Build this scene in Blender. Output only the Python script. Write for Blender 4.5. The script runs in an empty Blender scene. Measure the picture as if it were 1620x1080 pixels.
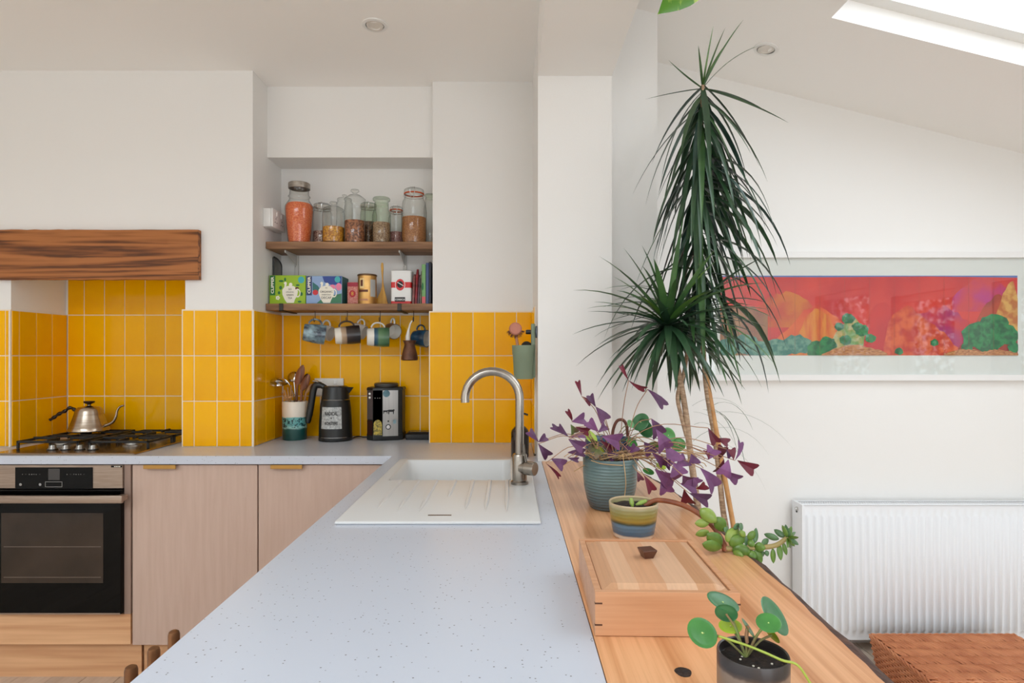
import bpy, bmesh, math, random
from mathutils import Vector, Matrix, Euler
random.seed(7)
SC = bpy.context.scene
COL = SC.collection
R = math.radians

# ---------------------------------------------------------------- camera
K = 0.88            # depth scale
ZC = 1.322          # eye height
WT = 0.915          # worktop height
cam_d = bpy.data.cameras.new('camera')
cam = bpy.data.objects.new('camera', cam_d); COL.objects.link(cam)
cam_d.sensor_width = 36.0
cam_d.lens = 36.0 * 1080 * K / 1620
cam_d.shift_x = 3 / 1620
cam_d.shift_y = 20 / 1620
cam_d.clip_start = 0.02
cam.location = (0, 0, ZC); cam.rotation_euler = (R(90), 0, 0)
SC.camera = cam

# ---------------------------------------------------------------- light
SC.view_settings.view_transform = 'Standard'
SC.view_settings.look = 'None'
SC.view_settings.gamma = 1.0
SC.view_settings.exposure = -0.12
SC.cycles.use_denoising = True
SC.cycles.max_bounces = 10
SC.cycles.diffuse_bounces = 6
SC.cycles.transparent_max_bounces = 32
SC.cycles.caustics_reflective = False
SC.cycles.caustics_refractive = False
SC.cycles.sample_clamp_indirect = 6.0
W = bpy.data.worlds.new('overcast_sky'); SC.world = W; W.use_nodes = True
bg = W.node_tree.nodes['Background']
bg.inputs[0].default_value = (0.89, 0.94, 1.0, 1); bg.inputs[1].default_value = 2.2

def area(name, loc, rot, sx, sy, power, col=(1, 1, 1)):
    l = bpy.data.lights.new(name, 'AREA'); l.shape = 'RECTANGLE'; l.size = sx; l.size_y = sy
    l.energy = power; l.color = col
    o = bpy.data.objects.new(name, l); COL.objects.link(o); o.location = loc; o.rotation_euler = rot
    return o
# daylight at openings: visible roof window, plus garden doors and rooflight added for light
area('added_fill_garden_doors', (1.72, -3.35, 1.15), (R(90), 0, 0), 2.7, 2.2, 38, (0.845, 0.93, 1.0))  # fill lamp from the rear, through garden doors added for it
area('daylight_roof_window', (1.93, 1.1, 2.52), (0, R(14), 0), 1.4, 1.9, 14.5, (0.87, 0.94, 1.0))
area('added_fill_rooflight', (-1.55, -1.35, 2.80), (0, 0, 0), 2.5, 2.2, 130, (0.825, 0.91, 0.99))  # overhead fill lamp above an invented rooflight, lifts the kitchen

# ---------------------------------------------------------------- helpers
def V(px, py, D):
    return Vector(((px - 807) * D / 1080, K * D, ZC - (py - 560) * D / 1080))
def XX(px, D): return (px - 807) * D / 1080
def ZZ(py, D): return ZC - (py - 560) * D / 1080
def S(p, D): return p * D / 1080

def lin(c):
    return tuple((v / 255 / 12.92) if v / 255 <= 0.04045 else ((v / 255 + 0.055) / 1.055) ** 2.4 for v in c)

MATS = {}
def N(nt, t, **kw):
    n = nt.nodes.new(t)
    for k, v in kw.items():
        setattr(n, k, v)
    return n
def mat(name, col, rough=0.5, metal=0.0, var=None, vscale=8.0, bump=0.0, bscale=60.0, stretch=None, coat=0.0,
        spec=0.5, trans=0.0, rnd=0.0, detail=4.0, contrast=(0.35, 0.65), emit=0.0, sub=0.0):
    """principled material; var = second colour mixed by noise; stretch = coordinate scale; rnd = per object value change"""
    if name in MATS: return MATS[name]
    m = bpy.data.materials.new(name); m.use_nodes = True; MATS[name] = m
    nt = m.node_tree; p = nt.nodes['Principled BSDF']; L = nt.links.new
    c = lin(col) + (1,)
    p.inputs['Base Color'].default_value = c
    p.inputs['Roughness'].default_value = rough
    p.inputs['Metallic'].default_value = metal
    p.inputs['Specular IOR Level'].default_value = spec
    p.inputs['Coat Weight'].default_value = coat
    p.inputs['Coat Roughness'].default_value = 0.06
    if trans:
        p.inputs['Transmission Weight'].default_value = trans
    src = None
    tc = N(nt, 'ShaderNodeTexCoord'); mp = N(nt, 'ShaderNodeMapping')
    L(tc.outputs['Object'], mp.inputs[0])
    if stretch: mp.inputs['Scale'].default_value = stretch
    if var is not None:
        no = N(nt, 'ShaderNodeTexNoise'); no.inputs['Scale'].default_value = vscale; no.inputs['Detail'].default_value = detail
        L(mp.outputs[0], no.inputs['Vector'])
        mr = N(nt, 'ShaderNodeMapRange'); mr.inputs['From Min'].default_value = contrast[0]; mr.inputs['From Max'].default_value = contrast[1]
        L(no.outputs[0], mr.inputs['Value'])
        mx = N(nt, 'ShaderNodeMix', data_type='RGBA')
        mx.inputs[6].default_value = c; mx.inputs[7].default_value = lin(var) + (1,)
        L(mr.outputs[0], mx.inputs[0]); src = mx.outputs[2]
        L(src, p.inputs['Base Color'])
    if rnd:
        oi = N(nt, 'ShaderNodeObjectInfo'); hs = N(nt, 'ShaderNodeHueSaturation')
        mr2 = N(nt, 'ShaderNodeMapRange'); mr2.inputs['To Min'].default_value = 1 - rnd; mr2.inputs['To Max'].default_value = 1 + rnd
        L(oi.outputs['Random'], mr2.inputs['Value']); L(mr2.outputs[0], hs.inputs['Value'])
        if src: L(src, hs.inputs['Color'])
        else: hs.inputs['Color'].default_value = c
        L(hs.outputs[0], p.inputs['Base Color'])
    if bump:
        nb = N(nt, 'ShaderNodeTexNoise'); nb.inputs['Scale'].default_value = bscale; nb.inputs['Detail'].default_value = 3
        L(mp.outputs[0], nb.inputs['Vector'])
        b = N(nt, 'ShaderNodeBump'); b.inputs['Strength'].default_value = bump; b.inputs['Distance'].default_value = 0.004
        L(nb.outputs[0], b.inputs['Height']); L(b.outputs[0], p.inputs['Normal'])
    return m

def glassmat(name, tint, base=0.05, edge=0.55, rim=1.0):
    if name in MATS: return MATS[name]
    m = bpy.data.materials.new(name); m.use_nodes = True; MATS[name] = m
    nt = m.node_tree; L = nt.links.new
    nt.nodes.remove(nt.nodes['Principled BSDF']); out = nt.nodes['Material Output']
    t = N(nt, 'ShaderNodeBsdfTransparent'); t.inputs[0].default_value = lin(tint) + (1,)
    g = N(nt, 'ShaderNodeBsdfGlossy'); g.inputs['Roughness'].default_value = 0.03
    lw = N(nt, 'ShaderNodeLayerWeight'); lw.inputs['Blend'].default_value = 0.5
    pw = N(nt, 'ShaderNodeMath', operation='POWER'); pw.inputs[1].default_value = 4
    ma = N(nt, 'ShaderNodeMath', operation='MULTIPLY_ADD'); ma.inputs[1].default_value = edge; ma.inputs[2].default_value = base
    mx = N(nt, 'ShaderNodeMixShader')
    p2 = N(nt, 'ShaderNodeMath', operation='POWER'); p2.inputs[1].default_value = 3.0; L(lw.outputs['Facing'], p2.inputs[0])
    cm = N(nt, 'ShaderNodeMix', data_type='RGBA'); cm.inputs[6].default_value = lin(tint) + (1,); cm.inputs[7].default_value = lin(tuple(int(v * rim) for v in tint)) + (1,)
    L(p2.outputs[0], cm.inputs[0]); L(cm.outputs[2], t.inputs[0])
    L(lw.outputs['Facing'], pw.inputs[0]); L(pw.outputs[0], ma.inputs[0]); L(ma.outputs[0], mx.inputs[0])
    L(t.outputs[0], mx.inputs[1]); L(g.outputs[0], mx.inputs[2]); L(mx.outputs[0], out.inputs[0])
    return m

def wood(name, c1, c2, axis='x', scale=14.0, rough=0.45, c3=None, coat=0.0, dist=2.5, ring=0.4, rings=1.0, along=0.07):
    """long-grained wood, grain running along axis of object space"""
    if name in MATS: return MATS[name]
    m = bpy.data.materials.new(name); m.use_nodes = True; MATS[name] = m
    nt = m.node_tree; p = nt.nodes['Principled BSDF']; L = nt.links.new
    tc = N(nt, 'ShaderNodeTexCoord'); mp = N(nt, 'ShaderNodeMapping'); L(tc.outputs['Object'], mp.inputs[0])
    s = {'x': (along, 1, 1), 'y': (1, along, 1), 'z': (1, 1, along)}[axis]
    mp.inputs['Scale'].default_value = s
    n1 = N(nt, 'ShaderNodeTexNoise'); n1.inputs['Scale'].default_value = scale; n1.inputs['Detail'].default_value = 3
    n1.inputs['Distortion'].default_value = 0.4
    L(mp.outputs[0], n1.inputs['Vector'])
    # rings: sine of noise
    mu = N(nt, 'ShaderNodeMath', operation='MULTIPLY'); mu.inputs[1].default_value = 40 * rings; L(n1.outputs[0], mu.inputs[0])
    si = N(nt, 'ShaderNodeMath', operation='SINE'); L(mu.outputs[0], si.inputs[0])
    ma = N(nt, 'ShaderNodeMath', operation='MULTIPLY_ADD'); ma.inputs[1].default_value = 0.5; ma.inputs[2].default_value = 0.5; L(si.outputs[0], ma.inputs[0])
    n2 = N(nt, 'ShaderNodeTexNoise'); n2.inputs['Scale'].default_value = scale * 9; n2.inputs['Detail'].default_value = 2
    L(mp.outputs[0], n2.inputs['Vector'])
    m1 = N(nt, 'ShaderNodeMath', operation='MULTIPLY'); m1.inputs[1].default_value = ring; L(ma.outputs[0], m1.inputs[0])
    mx0 = N(nt, 'ShaderNodeMath', operation='MULTIPLY_ADD'); mx0.inputs[1].default_value = 1 - ring; L(n2.outputs[0], mx0.inputs[0]); L(m1.outputs[0], mx0.inputs[2])
    cr = N(nt, 'ShaderNodeValToRGB'); cr.color_ramp.elements[0].color = lin(c1) + (1,); cr.color_ramp.elements[1].color = lin(c2) + (1,)
    cr.color_ramp.elements[0].position = 0.22; cr.color_ramp.elements[1].position = 0.72
    if c3:
        e = cr.color_ramp.elements.new(0.42); e.color = lin(c3) + (1,)
    L(mx0.outputs[0], cr.inputs[0])
    oi = N(nt, 'ShaderNodeObjectInfo'); hs = N(nt, 'ShaderNodeHueSaturation')
    mr2 = N(nt, 'ShaderNodeMapRange'); mr2.inputs['To Min'].default_value = 0.93; mr2.inputs['To Max'].default_value = 1.06
    L(oi.outputs['Random'], mr2.inputs['Value']); L(mr2.outputs[0], hs.inputs['Value'])
    L(cr.outputs[0], hs.inputs['Color']); L(hs.outputs[0], p.inputs['Base Color'])
    p.inputs['Roughness'].default_value = rough; p.inputs['Coat Weight'].default_value = coat
    b = N(nt, 'ShaderNodeBump'); b.inputs['Strength'].default_value = 0.08; b.inputs['Distance'].default_value = 0.002
    L(n2.outputs[0], b.inputs['Height']); L(b.outputs[0], p.inputs['Normal'])
    return m

def wmat(o):
    m = Matrix.Identity(4)
    while o is not None:
        m = o.matrix_basis @ m; o = o.parent
    return m

def link(o, parent=None, label=None, cat=None, group=None, kind=None):
    COL.objects.link(o)
    if parent is not None: o.parent = parent
    if label: o['label'] = label
    if cat: o['category'] = cat
    if group: o['group'] = group
    if kind: o['kind'] = kind
    return o
def thing(name, label, cat, loc=(0, 0, 0), group=None, rz=0.0, kind=None):
    o = bpy.data.objects.new(name, None); o.empty_display_size = 0.05
    o.location = loc; o.rotation_euler = (0, 0, rz)
    return link(o, None, label, cat, group, kind)

class MB:
    def __init__(s): s.bm = bmesh.new()
    def _add(s, vs, fs, M=None):
        out = []
        for v in vs:
            v = Vector(v)
            out.append(s.bm.verts.new(M @ v if M is not None else v))
        for f in fs:
            try: s.bm.faces.new([out[i] for i in f])
            except ValueError: pass
        return out
    def box(s, x0, x1, y0, y1, z0, z1, bev=0.0, seg=2, M=None):
        x0, x1 = min(x0, x1), max(x0, x1); y0, y1 = min(y0, y1), max(y0, y1); z0, z1 = min(z0, z1), max(z0, z1)
        vs = [(x0, y0, z0), (x1, y0, z0), (x1, y1, z0), (x0, y1, z0), (x0, y0, z1), (x1, y0, z1), (x1, y1, z1), (x0, y1, z1)]
        fs = [(0, 3, 2, 1), (4, 5, 6, 7), (0, 1, 5, 4), (1, 2, 6, 5), (2, 3, 7, 6), (3, 0, 4, 7)]
        out = s._add(vs, fs, M)
        if bev:
            es = set(e for v in out for e in v.link_edges)
            bmesh.ops.bevel(s.bm, geom=list(es), offset=bev, segments=seg, affect='EDGES', profile=0.5)
        return s
    def lathe(s, prof, seg=32, M=None, c=(0, 0, 0), close=False):
        """prof [(r,z)], axis z through c"""
        vs, fs = [], []
        rows = []
        for r, z in prof:
            if r < 1e-5:
                rows.append([len(vs)]); vs.append((c[0], c[1], c[2] + z))
            else:
                row = []
                for i in range(seg):
                    a = 2 * math.pi * i / seg
                    row.append(len(vs)); vs.append((c[0] + r * math.cos(a), c[1] + r * math.sin(a), c[2] + z))
                rows.append(row)
        for a, b in zip(rows[:-1], rows[1:]):
            if len(a) == 1 and len(b) == 1: continue
            for i in range(seg):
                j = (i + 1) % seg
                if len(a) == 1: fs.append((a[0], b[j], b[i]))
                elif len(b) == 1: fs.append((a[i], a[j], b[0]))
                else: fs.append((a[i], a[j], b[j], b[i]))
        s._add(vs, fs, M); return s
    def tube(s, pts, rad, seg=10, caps=True, flat=1.0):
        pts = [Vector(p) for p in pts]; n = len(pts)
        if not hasattr(rad, '__len__'): rad = [rad] * n
        t0 = (pts[1] - pts[0]).normalized()
        up = Vector((0, 0, 1)) if abs(t0.z) < 0.9 else Vector((1, 0, 0))
        u = t0.cross(up).normalized(); rows = []; vs = []; fs = []
        for i in range(n):
            t = (pts[min(i + 1, n - 1)] - pts[max(i - 1, 0)]).normalized()
            u = (u - t * u.dot(t)).normalized(); w = t.cross(u)
            row = []
            for k in range(seg):
                a = 2 * math.pi * k / seg
                row.append(len(vs)); vs.append(pts[i] + (u * math.cos(a) + w * math.sin(a) * flat) * rad[i])
            rows.append(row)
        for a, b in zip(rows[:-1], rows[1:]):
            for k in range(seg):
                j = (k + 1) % seg; fs.append((a[k], a[j], b[j], b[k]))
        if caps: fs.append(tuple(rows[0][::-1])); fs.append(tuple(rows[-1]))
        s._add(vs, fs); return s
    def prism(s, poly, f0, f1):
        """poly 2d points; f0/f1 map (u,v)->3d for the two ends"""
        n = len(poly)
        vs = [f0(*p) for p in poly] + [f1(*p) for p in poly]
        fs = [tuple(range(n))[::-1], tuple(range(n, 2 * n))] + [(i, (i + 1) % n, n + (i + 1) % n, n + i) for i in range(n)]
        s._add(vs, fs); return s
    def loft(s, loops, cap0=True, cap1=True):
        vs = []; rows = []; fs = []
        for lp in loops:
            rows.append(list(range(len(vs), len(vs) + len(lp)))); vs += list(lp)
        n = len(loops[0])
        for a, b in zip(rows[:-1], rows[1:]):
            for k in range(n):
                j = (k + 1) % n; fs.append((a[k], a[j], b[j], b[k]))
        if cap0: fs.append(tuple(rows[0][::-1]))
        if cap1: fs.append(tuple(rows[-1]))
        s._add(vs, fs); return s
    def mesh(s, name, smooth=True, angle=35, recalc=True):
        me = bpy.data.meshes.new(name)
        if recalc: bmesh.ops.recalc_face_normals(s.bm, faces=s.bm.faces)
        s.bm.to_mesh(me); s.bm.free()
        if smooth:
            me.shade_smooth(); me.set_sharp_from_angle(angle=R(angle))
        return me
    def build(s, name, material, parent=None, smooth=True, angle=35, recalc=True, world=True, **kw):
        if parent is not None and world:
            bmesh.ops.transform(s.bm, matrix=wmat(parent).inverted(), verts=s.bm.verts)
        me = s.mesh(name, smooth, angle, recalc)
        me.materials.append(material)
        o = bpy.data.objects.new(name, me)
        return link(o, parent, **kw)

def rrect(x0, x1, y0, y1, r, z, n=5):
    out = []
    for cx, cy, a0 in ((x1 - r, y0 + r, -90), (x1 - r, y1 - r, 0), (x0 + r, y1 - r, 90), (x0 + r, y0 + r, 180)):
        for i in range(n + 1):
            a = R(a0 + 90 * i / n); out.append((cx + r * math.cos(a), cy + r * math.sin(a), z))
    return out
def catmull(pts, n=6):
    pts = [Vector(p) for p in pts]; out = []
    P = [pts[0] * 2 - pts[1]] + pts + [pts[-1] * 2 - pts[-2]]
    for i in range(1, len(P) - 2):
        p0, p1, p2, p3 = P[i - 1:i + 3]
        for k in range(n):
            t = k / n
            out.append(0.5 * ((2 * p1) + (-p0 + p2) * t + (2 * p0 - 5 * p1 + 4 * p2 - p3) * t * t + (-p0 + 3 * p1 - 3 * p2 + p3) * t ** 3))
    out.append(pts[-1]); return out
def lettering(txt, size, M, material, parent, name='lettering', squash=1.0, space=1.0, align='CENTER', bold=0.0):
    cu = bpy.data.curves.new(name, 'FONT'); cu.body = txt; cu.size = size; cu.align_x = align; cu.align_y = 'CENTER'
    cu.space_character = space; cu.offset = bold; cu.resolution_u = 3
    t = bpy.data.objects.new(name, cu); COL.objects.link(t)
    dg = bpy.context.evaluated_depsgraph_get()
    me = bpy.data.meshes.new_from_object(t.evaluated_get(dg))
    bpy.data.objects.remove(t)
    me.transform(Matrix.Diagonal((squash, 1, 1, 1)))
    me.transform(M)
    if parent is not None: me.transform(wmat(parent).inverted())
    me.materials.clear(); me.materials.append(material); me.name = name
    return link(bpy.data.objects.new(name, me), parent)
FRONT = Matrix(((1, 0, 0, 0), (0, 0, -1, 0), (0, 1, 0, 0), (0, 0, 0, 1)))   # text plane -> faces the room (-Y)
def front(x, y, z, rot=0.0, yaw=0.0):
    return Matrix.Translation((x, y, z)) @ Matrix.Rotation(yaw, 4, 'Z') @ FRONT @ Matrix.Rotation(rot, 4, 'Z')

# ---------------------------------------------------------------- shared materials
WALL = mat('white_paint', (238, 236, 233), 0.7, bump=0.05, bscale=180)
CEIL = mat('ceiling_paint', (249, 247, 244), 0.8, bump=0.04, bscale=150)
GROUT = mat('grout', (240, 226, 206), 0.8)
TILE = mat('yellow_glaze', (250, 188, 0), 0.12, var=(240, 168, 0), vscale=5, rnd=0.06, bump=0.55, bscale=11, stretch=(1, 1, 0.5), spec=0.22, contrast=(0.3, 0.75))
WTOP = mat('speckled_worktop', (194, 200, 212), 0.28, bump=0.0)
STEEL = mat('brushed_steel', (190, 182, 172), 0.3, metal=1.0, var=(150, 142, 132), vscale=30, stretch=(1, 1, 12))
CHROME = mat('polished_metal', (205, 203, 200), 0.14, metal=1.0)
BRASS = mat('brass', (176, 136, 78), 0.32, metal=1.0)
BLACKP = mat('black_plastic', (24, 24, 25), 0.35, bump=0.05, bscale=300)
BLACKM = mat('black_iron', (22, 21, 20), 0.45, bump=0.2, bscale=200)
WHITEP = mat('white_plastic', (236, 235, 232), 0.35)
WHITEG = mat('white_enamel', (238, 239, 240), 0.3)
SINKM = mat('white_composite', (212, 212, 211), 0.34, bump=0.02, bscale=400)
GLASS = glassmat('clear_glass', (252, 253, 252), 0.06, 0.45, 0.70)
GLASSG = glassmat('green_glass', (243, 249, 241), 0.06, 0.45, 0.70)
PANE = glassmat('window_pane', (250, 252, 252), 0.04, 0.3)
PICG = glassmat('picture_glass', (252, 253, 252), 0.055, 0.35)
SOIL = mat('potting_soil', (52, 38, 30), 0.95, var=(24, 17, 13), vscale=90, bump=1.0, bscale=120)
INK = mat('black_ink', (28, 26, 28), 0.6)
PAPER = mat('cream_print', (240, 235, 220), 0.55)
# fine flecks in the worktop
def _fleck():
    m = WTOP; nt = m.node_tree; p = nt.nodes['Principled BSDF']; L = nt.links.new
    tc = N(nt, 'ShaderNodeTexCoord'); vo = N(nt, 'ShaderNodeTexVoronoi'); vo.inputs['Scale'].default_value = 130
    L(tc.outputs['Object'], vo.inputs['Vector'])
    mr = N(nt, 'ShaderNodeMapRange'); mr.inputs['From Min'].default_value = 0.12; mr.inputs['From Max'].default_value = 0.20
    L(vo.outputs['Distance'], mr.inputs['Value'])
    # only some cells carry a fleck
    sp = N(nt, 'ShaderNodeSeparateColor'); L(vo.outputs['Color'], sp.inputs[0])
    gt = N(nt, 'ShaderNodeMath', operation='GREATER_THAN'); gt.inputs[1].default_value = 0.30; L(sp.outputs[0], gt.inputs[0])
    mxm = N(nt, 'ShaderNodeMath', operation='MAXIMUM'); L(mr.outputs[0], mxm.inputs[0]); L(gt.outputs[0], mxm.inputs[1])
    mx = N(nt, 'ShaderNodeMix', data_type='RGBA'); mx.inputs[6].default_value = lin((104, 104, 108)) + (1,); mx.inputs[7].default_value = lin((194, 200, 212)) + (1,)
    L(mxm.outputs[0], mx.inputs[0]); L(mx.outputs[2], p.inputs['Base Color'])
_fleck()
# ================================================================ the room
yF, y2, y3, y5, y6, ys, y7 = [K * d for d in (2.73, 3.0, 3.375, 3.121, 2.6, 2.73, 3.13)]
ZCEIL = 2.571; YB = 3.35; XL = -3.4; XR = 3.2; YR = -3.2
XP0, XP1 = 0.106, 0.3876          # pier / beam
XN = 0.589                        # nib
def zs(x): return 2.829 - 0.25 * x
def struct(name, mb, m, label, cat, **kw):
    o = mb.build(name, m, None, smooth=False, **kw); o['kind'] = 'structure'; o['label'] = label; o['category'] = cat
    return o

# floor with boards
floor = struct('floor', MB().box(XL, XR, YR, YB, -0.12, -0.012), mat('floor_gap', (60, 42, 30), 0.8), 'warm wooden board floor of the kitchen', 'floor')
PLANK = wood('floor_oak', (190, 170, 152), (214, 196, 178), 'y', 8, 0.45, along=.03, ring=.2)
pl = MB().box(-0.068, 0.068, -3.25, 3.25, -0.012, 0.0, 0.002, 1).mesh('floor_board', False)
pl.materials.append(PLANK)
x = XL + 0.07
while x < XR - 0.06:
    o = bpy.data.objects.new('floor_board', pl); link(o, floor); o.location = (x, 0.06, 0); x += 0.1385

# walls
wb = struct('wall_back', MB().box(XL, XN, y3 + 0.008, YB, 0, 3.0), WALL, 'white back wall behind shelves and hob recess', 'wall')
cb = MB()
cb.box(XL, -2.200, y2 + 0.008, y3 + 0.02, 0, ZCEIL + 0.05)
cb.box(-1.4316, -1.134, y2 + 0.008, y3 + 0.02, 0, ZCEIL + 0.05)
cb.box(-2.200, -1.4316, y2 + 0.008, y3 + 0.02, 1.725, ZCEIL + 0.05)
chim = struct('wall_chimney_breast', cb, WALL, 'white chimney breast with tiled base around the hob', 'wall')
bulk = struct('wall_bulkhead', MB().box(-1.134, -0.355, K * 3.188, y3 + 0.02, ZZ(249, 3.188), ZCEIL + 0.05), WALL, 'white boxed bulkhead above the shelf alcove', 'wall')
ws = struct('wall_sink', MB().box(-0.355, XP0, y5 + 0.008, YB, 0, ZCEIL + 0.05), WALL, 'white wall with yellow tiles behind the sink', 'wall')
pm = MB().prism([(0.103, y5 + 0.02), (XP0, y6), (XP1, y6), (XP1, y5 + 0.02)], lambda u, v: (u, v, 0), lambda u, v: (u, v, 3.0))
pier = struct('wall_pier', pm, WALL, 'white pier under the ceiling beam', 'wall')
nib = struct('wall_nib', MB().box(XP1, XN, ys, YB, 0, 3.0), WALL, 'narrow white wall strip behind tall plant', 'wall')
wx = struct('wall_extension', MB().box(XN, XR + 0.3, y7, YB, 0, 3.0), WALL, 'white wall with framed picture and radiator', 'wall')
struct('wall_left', MB().box(XL - 0.2, XL, YR - 0.2, YB, 0, 2.9), WALL, 'white side wall left of the kitchen', 'wall')
rw = MB(); DO = (0.4, 3.05, 0.02, 2.2)
rw.box(XL, DO[0], YR - 0.2, YR, 0, 3.0); rw.box(DO[1], XR + 0.2, YR - 0.2, YR, 0, 3.0); rw.box(DO[0], DO[1], YR - 0.2, YR, DO[3], 3.0)
struct('wall_rear', rw, WALL, 'white rear wall with added garden doors behind the viewpoint', 'wall')
WIN = [(-0.84, 0.11, 0.72, 1.925), (0.42, 1.14, 0.72, 1.80), (1.47, 2.35, 0.72, 1.80)]
rt = MB()
rt.box(XR, XR + 0.2, YR - 0.2, YB, 0, 0.72); rt.box(XR, XR + 0.2, YR - 0.2, YB, 1.925, 2.4)
prev = YR - 0.2
for a, b, z0, z1 in WIN:
    rt.box(XR, XR + 0.2, prev, a, 0.72, 1.925); prev = b
    if z1 < 1.925: rt.box(XR, XR + 0.2, a, b, z1, 1.925)
rt.box(XR, XR + 0.2, prev, YB, 0.72, 1.925)
struct('wall_right', rt, WALL, 'white low wall with three garden windows', 'wall')

# ceilings, beam
KR = (-2.8, -0.3, -2.45, -0.25)      # opening for an added rooflight behind the viewpoint, brightens the kitchen
ck = MB(); ck.box(XL, KR[0], YR, YB, ZCEIL, ZCEIL + .2); ck.box(KR[1], XP0, YR, YB, ZCEIL, ZCEIL + .2); ck.box(KR[0], KR[1], YR, KR[2], ZCEIL, ZCEIL + .2); ck.box(KR[0], KR[1], KR[3], YB, ZCEIL, ZCEIL + .2)
struct('ceiling', ck, CEIL, 'flat white kitchen ceiling', 'ceiling')
struct('ceiling_beam', MB().box(XP0, XP1, YR, y6 + 0.05, ZZ(120, 2.6), 3.0), CEIL, 'boxed white ceiling beam between kitchen and extension', 'beam')
SKY = (1.162, 2.75, 0.10, K * 2.47)
sl = MB()
def slab(x0, x1, yy0, yy1, t=0.12):
    sl.prism([(yy0, 0), (yy1, 0), (yy1, 1), (yy0, 1)], lambda u, v: (x0, u, zs(x0) + v * t), lambda u, v: (x1, u, zs(x1) + v * t))
slab(XP1 - 0.02, SKY[0], YR, YB); slab(SKY[1], XR + 0.2, YR, YB)
slab(SKY[0], SKY[1], YR, SKY[2]); slab(SKY[0], SKY[1], SKY[3], YB)
struct('ceiling_extension', sl, CEIL, 'sloping white extension ceiling with roof window', 'ceiling')
# roof window
rwin = thing('window_4', 'white roof window in the sloping ceiling', 'window', (SKY[0], SKY[2], zs(SKY[0])), kind='structure')
fr = MB(); a14 = math.atan(0.25)
def rbar(x0, x1, q0, q1, off0, off1):
    fr.prism([(q0, off0), (q1, off0), (q1, off1), (q0, off1)], lambda u, v: (x0, u, zs(x0) + v), lambda u, v: (x1, u, zs(x1) + v))
rbar(SKY[0], SKY[0] + 0.05, SKY[2], SKY[3], 0.08, 0.12); rbar(SKY[1] - 0.05, SKY[1], SKY[2], SKY[3], 0.08, 0.12)
rbar(SKY[0] + 0.05, SKY[1] - 0.05, SKY[2], SKY[2] + 0.05, 0.08, 0.12); rbar(SKY[0] + 0.05, SKY[1] - 0.05, SKY[3] - 0.05, SKY[3], 0.08, 0.12)
fr.build('window_frame', WHITEP, rwin, smooth=False)
g = MB(); x0, x1 = SKY[0] + 0.05, SKY[1] - 0.05
g._add([(x0, SKY[2] + .05, zs(x0) + .10), (x1, SKY[2] + .05, zs(x1) + .10), (x1, SKY[3] - .05, zs(x1) + .10), (x0, SKY[3] - .05, zs(x0) + .10)], [(0, 1, 2, 3)])
g.build('window_pane', PANE, rwin, smooth=False)
kw = thing('window_5', 'unseen flat rooflight added behind the viewpoint to light the kitchen', 'window', (KR[0], KR[2], ZCEIL), kind='structure')  # made-up rooflight, overhead so the wall tiles do not mirror it
f = MB(); f.box(KR[0], KR[0] + .05, KR[2], KR[3], ZCEIL + .12, ZCEIL + .19); f.box(KR[1] - .05, KR[1], KR[2], KR[3], ZCEIL + .12, ZCEIL + .19); f.box(KR[0] + .05, KR[1] - .05, KR[2], KR[2] + .05, ZCEIL + .12, ZCEIL + .19); f.box(KR[0] + .05, KR[1] - .05, KR[3] - .05, KR[3], ZCEIL + .12, ZCEIL + .19)
f.build('window_frame', WHITEP, kw, smooth=False)
MB().box(KR[0] + .05, KR[1] - .05, KR[2] + .05, KR[3] - .05, ZCEIL + .15, ZCEIL + .156).build('window_pane', PANE, kw, smooth=False)
# garden windows on the right
for i, (a, b, z0, z1) in enumerate(WIN):
    w = thing('window_%d' % (i + 1), ['white garden window nearest the rear wall', 'white garden window in the middle of the low wall', 'white garden window nearest the picture wall'][i], 'window', (XR, (a + b) / 2, z0), kind='structure')
    f = MB()
    f.box(XR + 0.06, XR + 0.12, a, a + 0.05, z0, z1); f.box(XR + 0.06, XR + 0.12, b - 0.05, b, z0, z1)
    f.box(XR + 0.06, XR + 0.12, a + 0.05, b - 0.05, z0, z0 + 0.05); f.box(XR + 0.06, XR + 0.12, a + 0.05, b - 0.05, z1 - 0.05, z1)
    f.build('window_frame', WHITEP, w, smooth=False)
    MB().box(XR + 0.085, XR + 0.091, a + 0.05, b - 0.05, z0 + 0.05, z1 - 0.05).build('window_pane', PANE, w, smooth=False)
d = thing('added_door_1', 'unseen wide garden doors added behind the viewpoint to light the room', 'door', (1.7, YR, 0), kind='structure')  # unseen doors added as a light source, kept right of the tile reflections
nd = 3; wd = (DO[1] - DO[0]) / nd
for i in range(nd):
    a, b = DO[0] + i * wd, DO[0] + (i + 1) * wd
    f = MB(); y0, y1 = YR - 0.10, YR - 0.04
    f.box(a, a + 0.06, y0, y1, DO[2], DO[3]); f.box(b - 0.06, b, y0, y1, DO[2], DO[3])
    f.box(a + 0.06, b - 0.06, y0, y1, DO[2], DO[2] + 0.08); f.box(a + 0.06, b - 0.06, y0, y1, DO[3] - 0.06, DO[3])
    f.build('door_frame', WHITEP, d, smooth=False)

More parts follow.
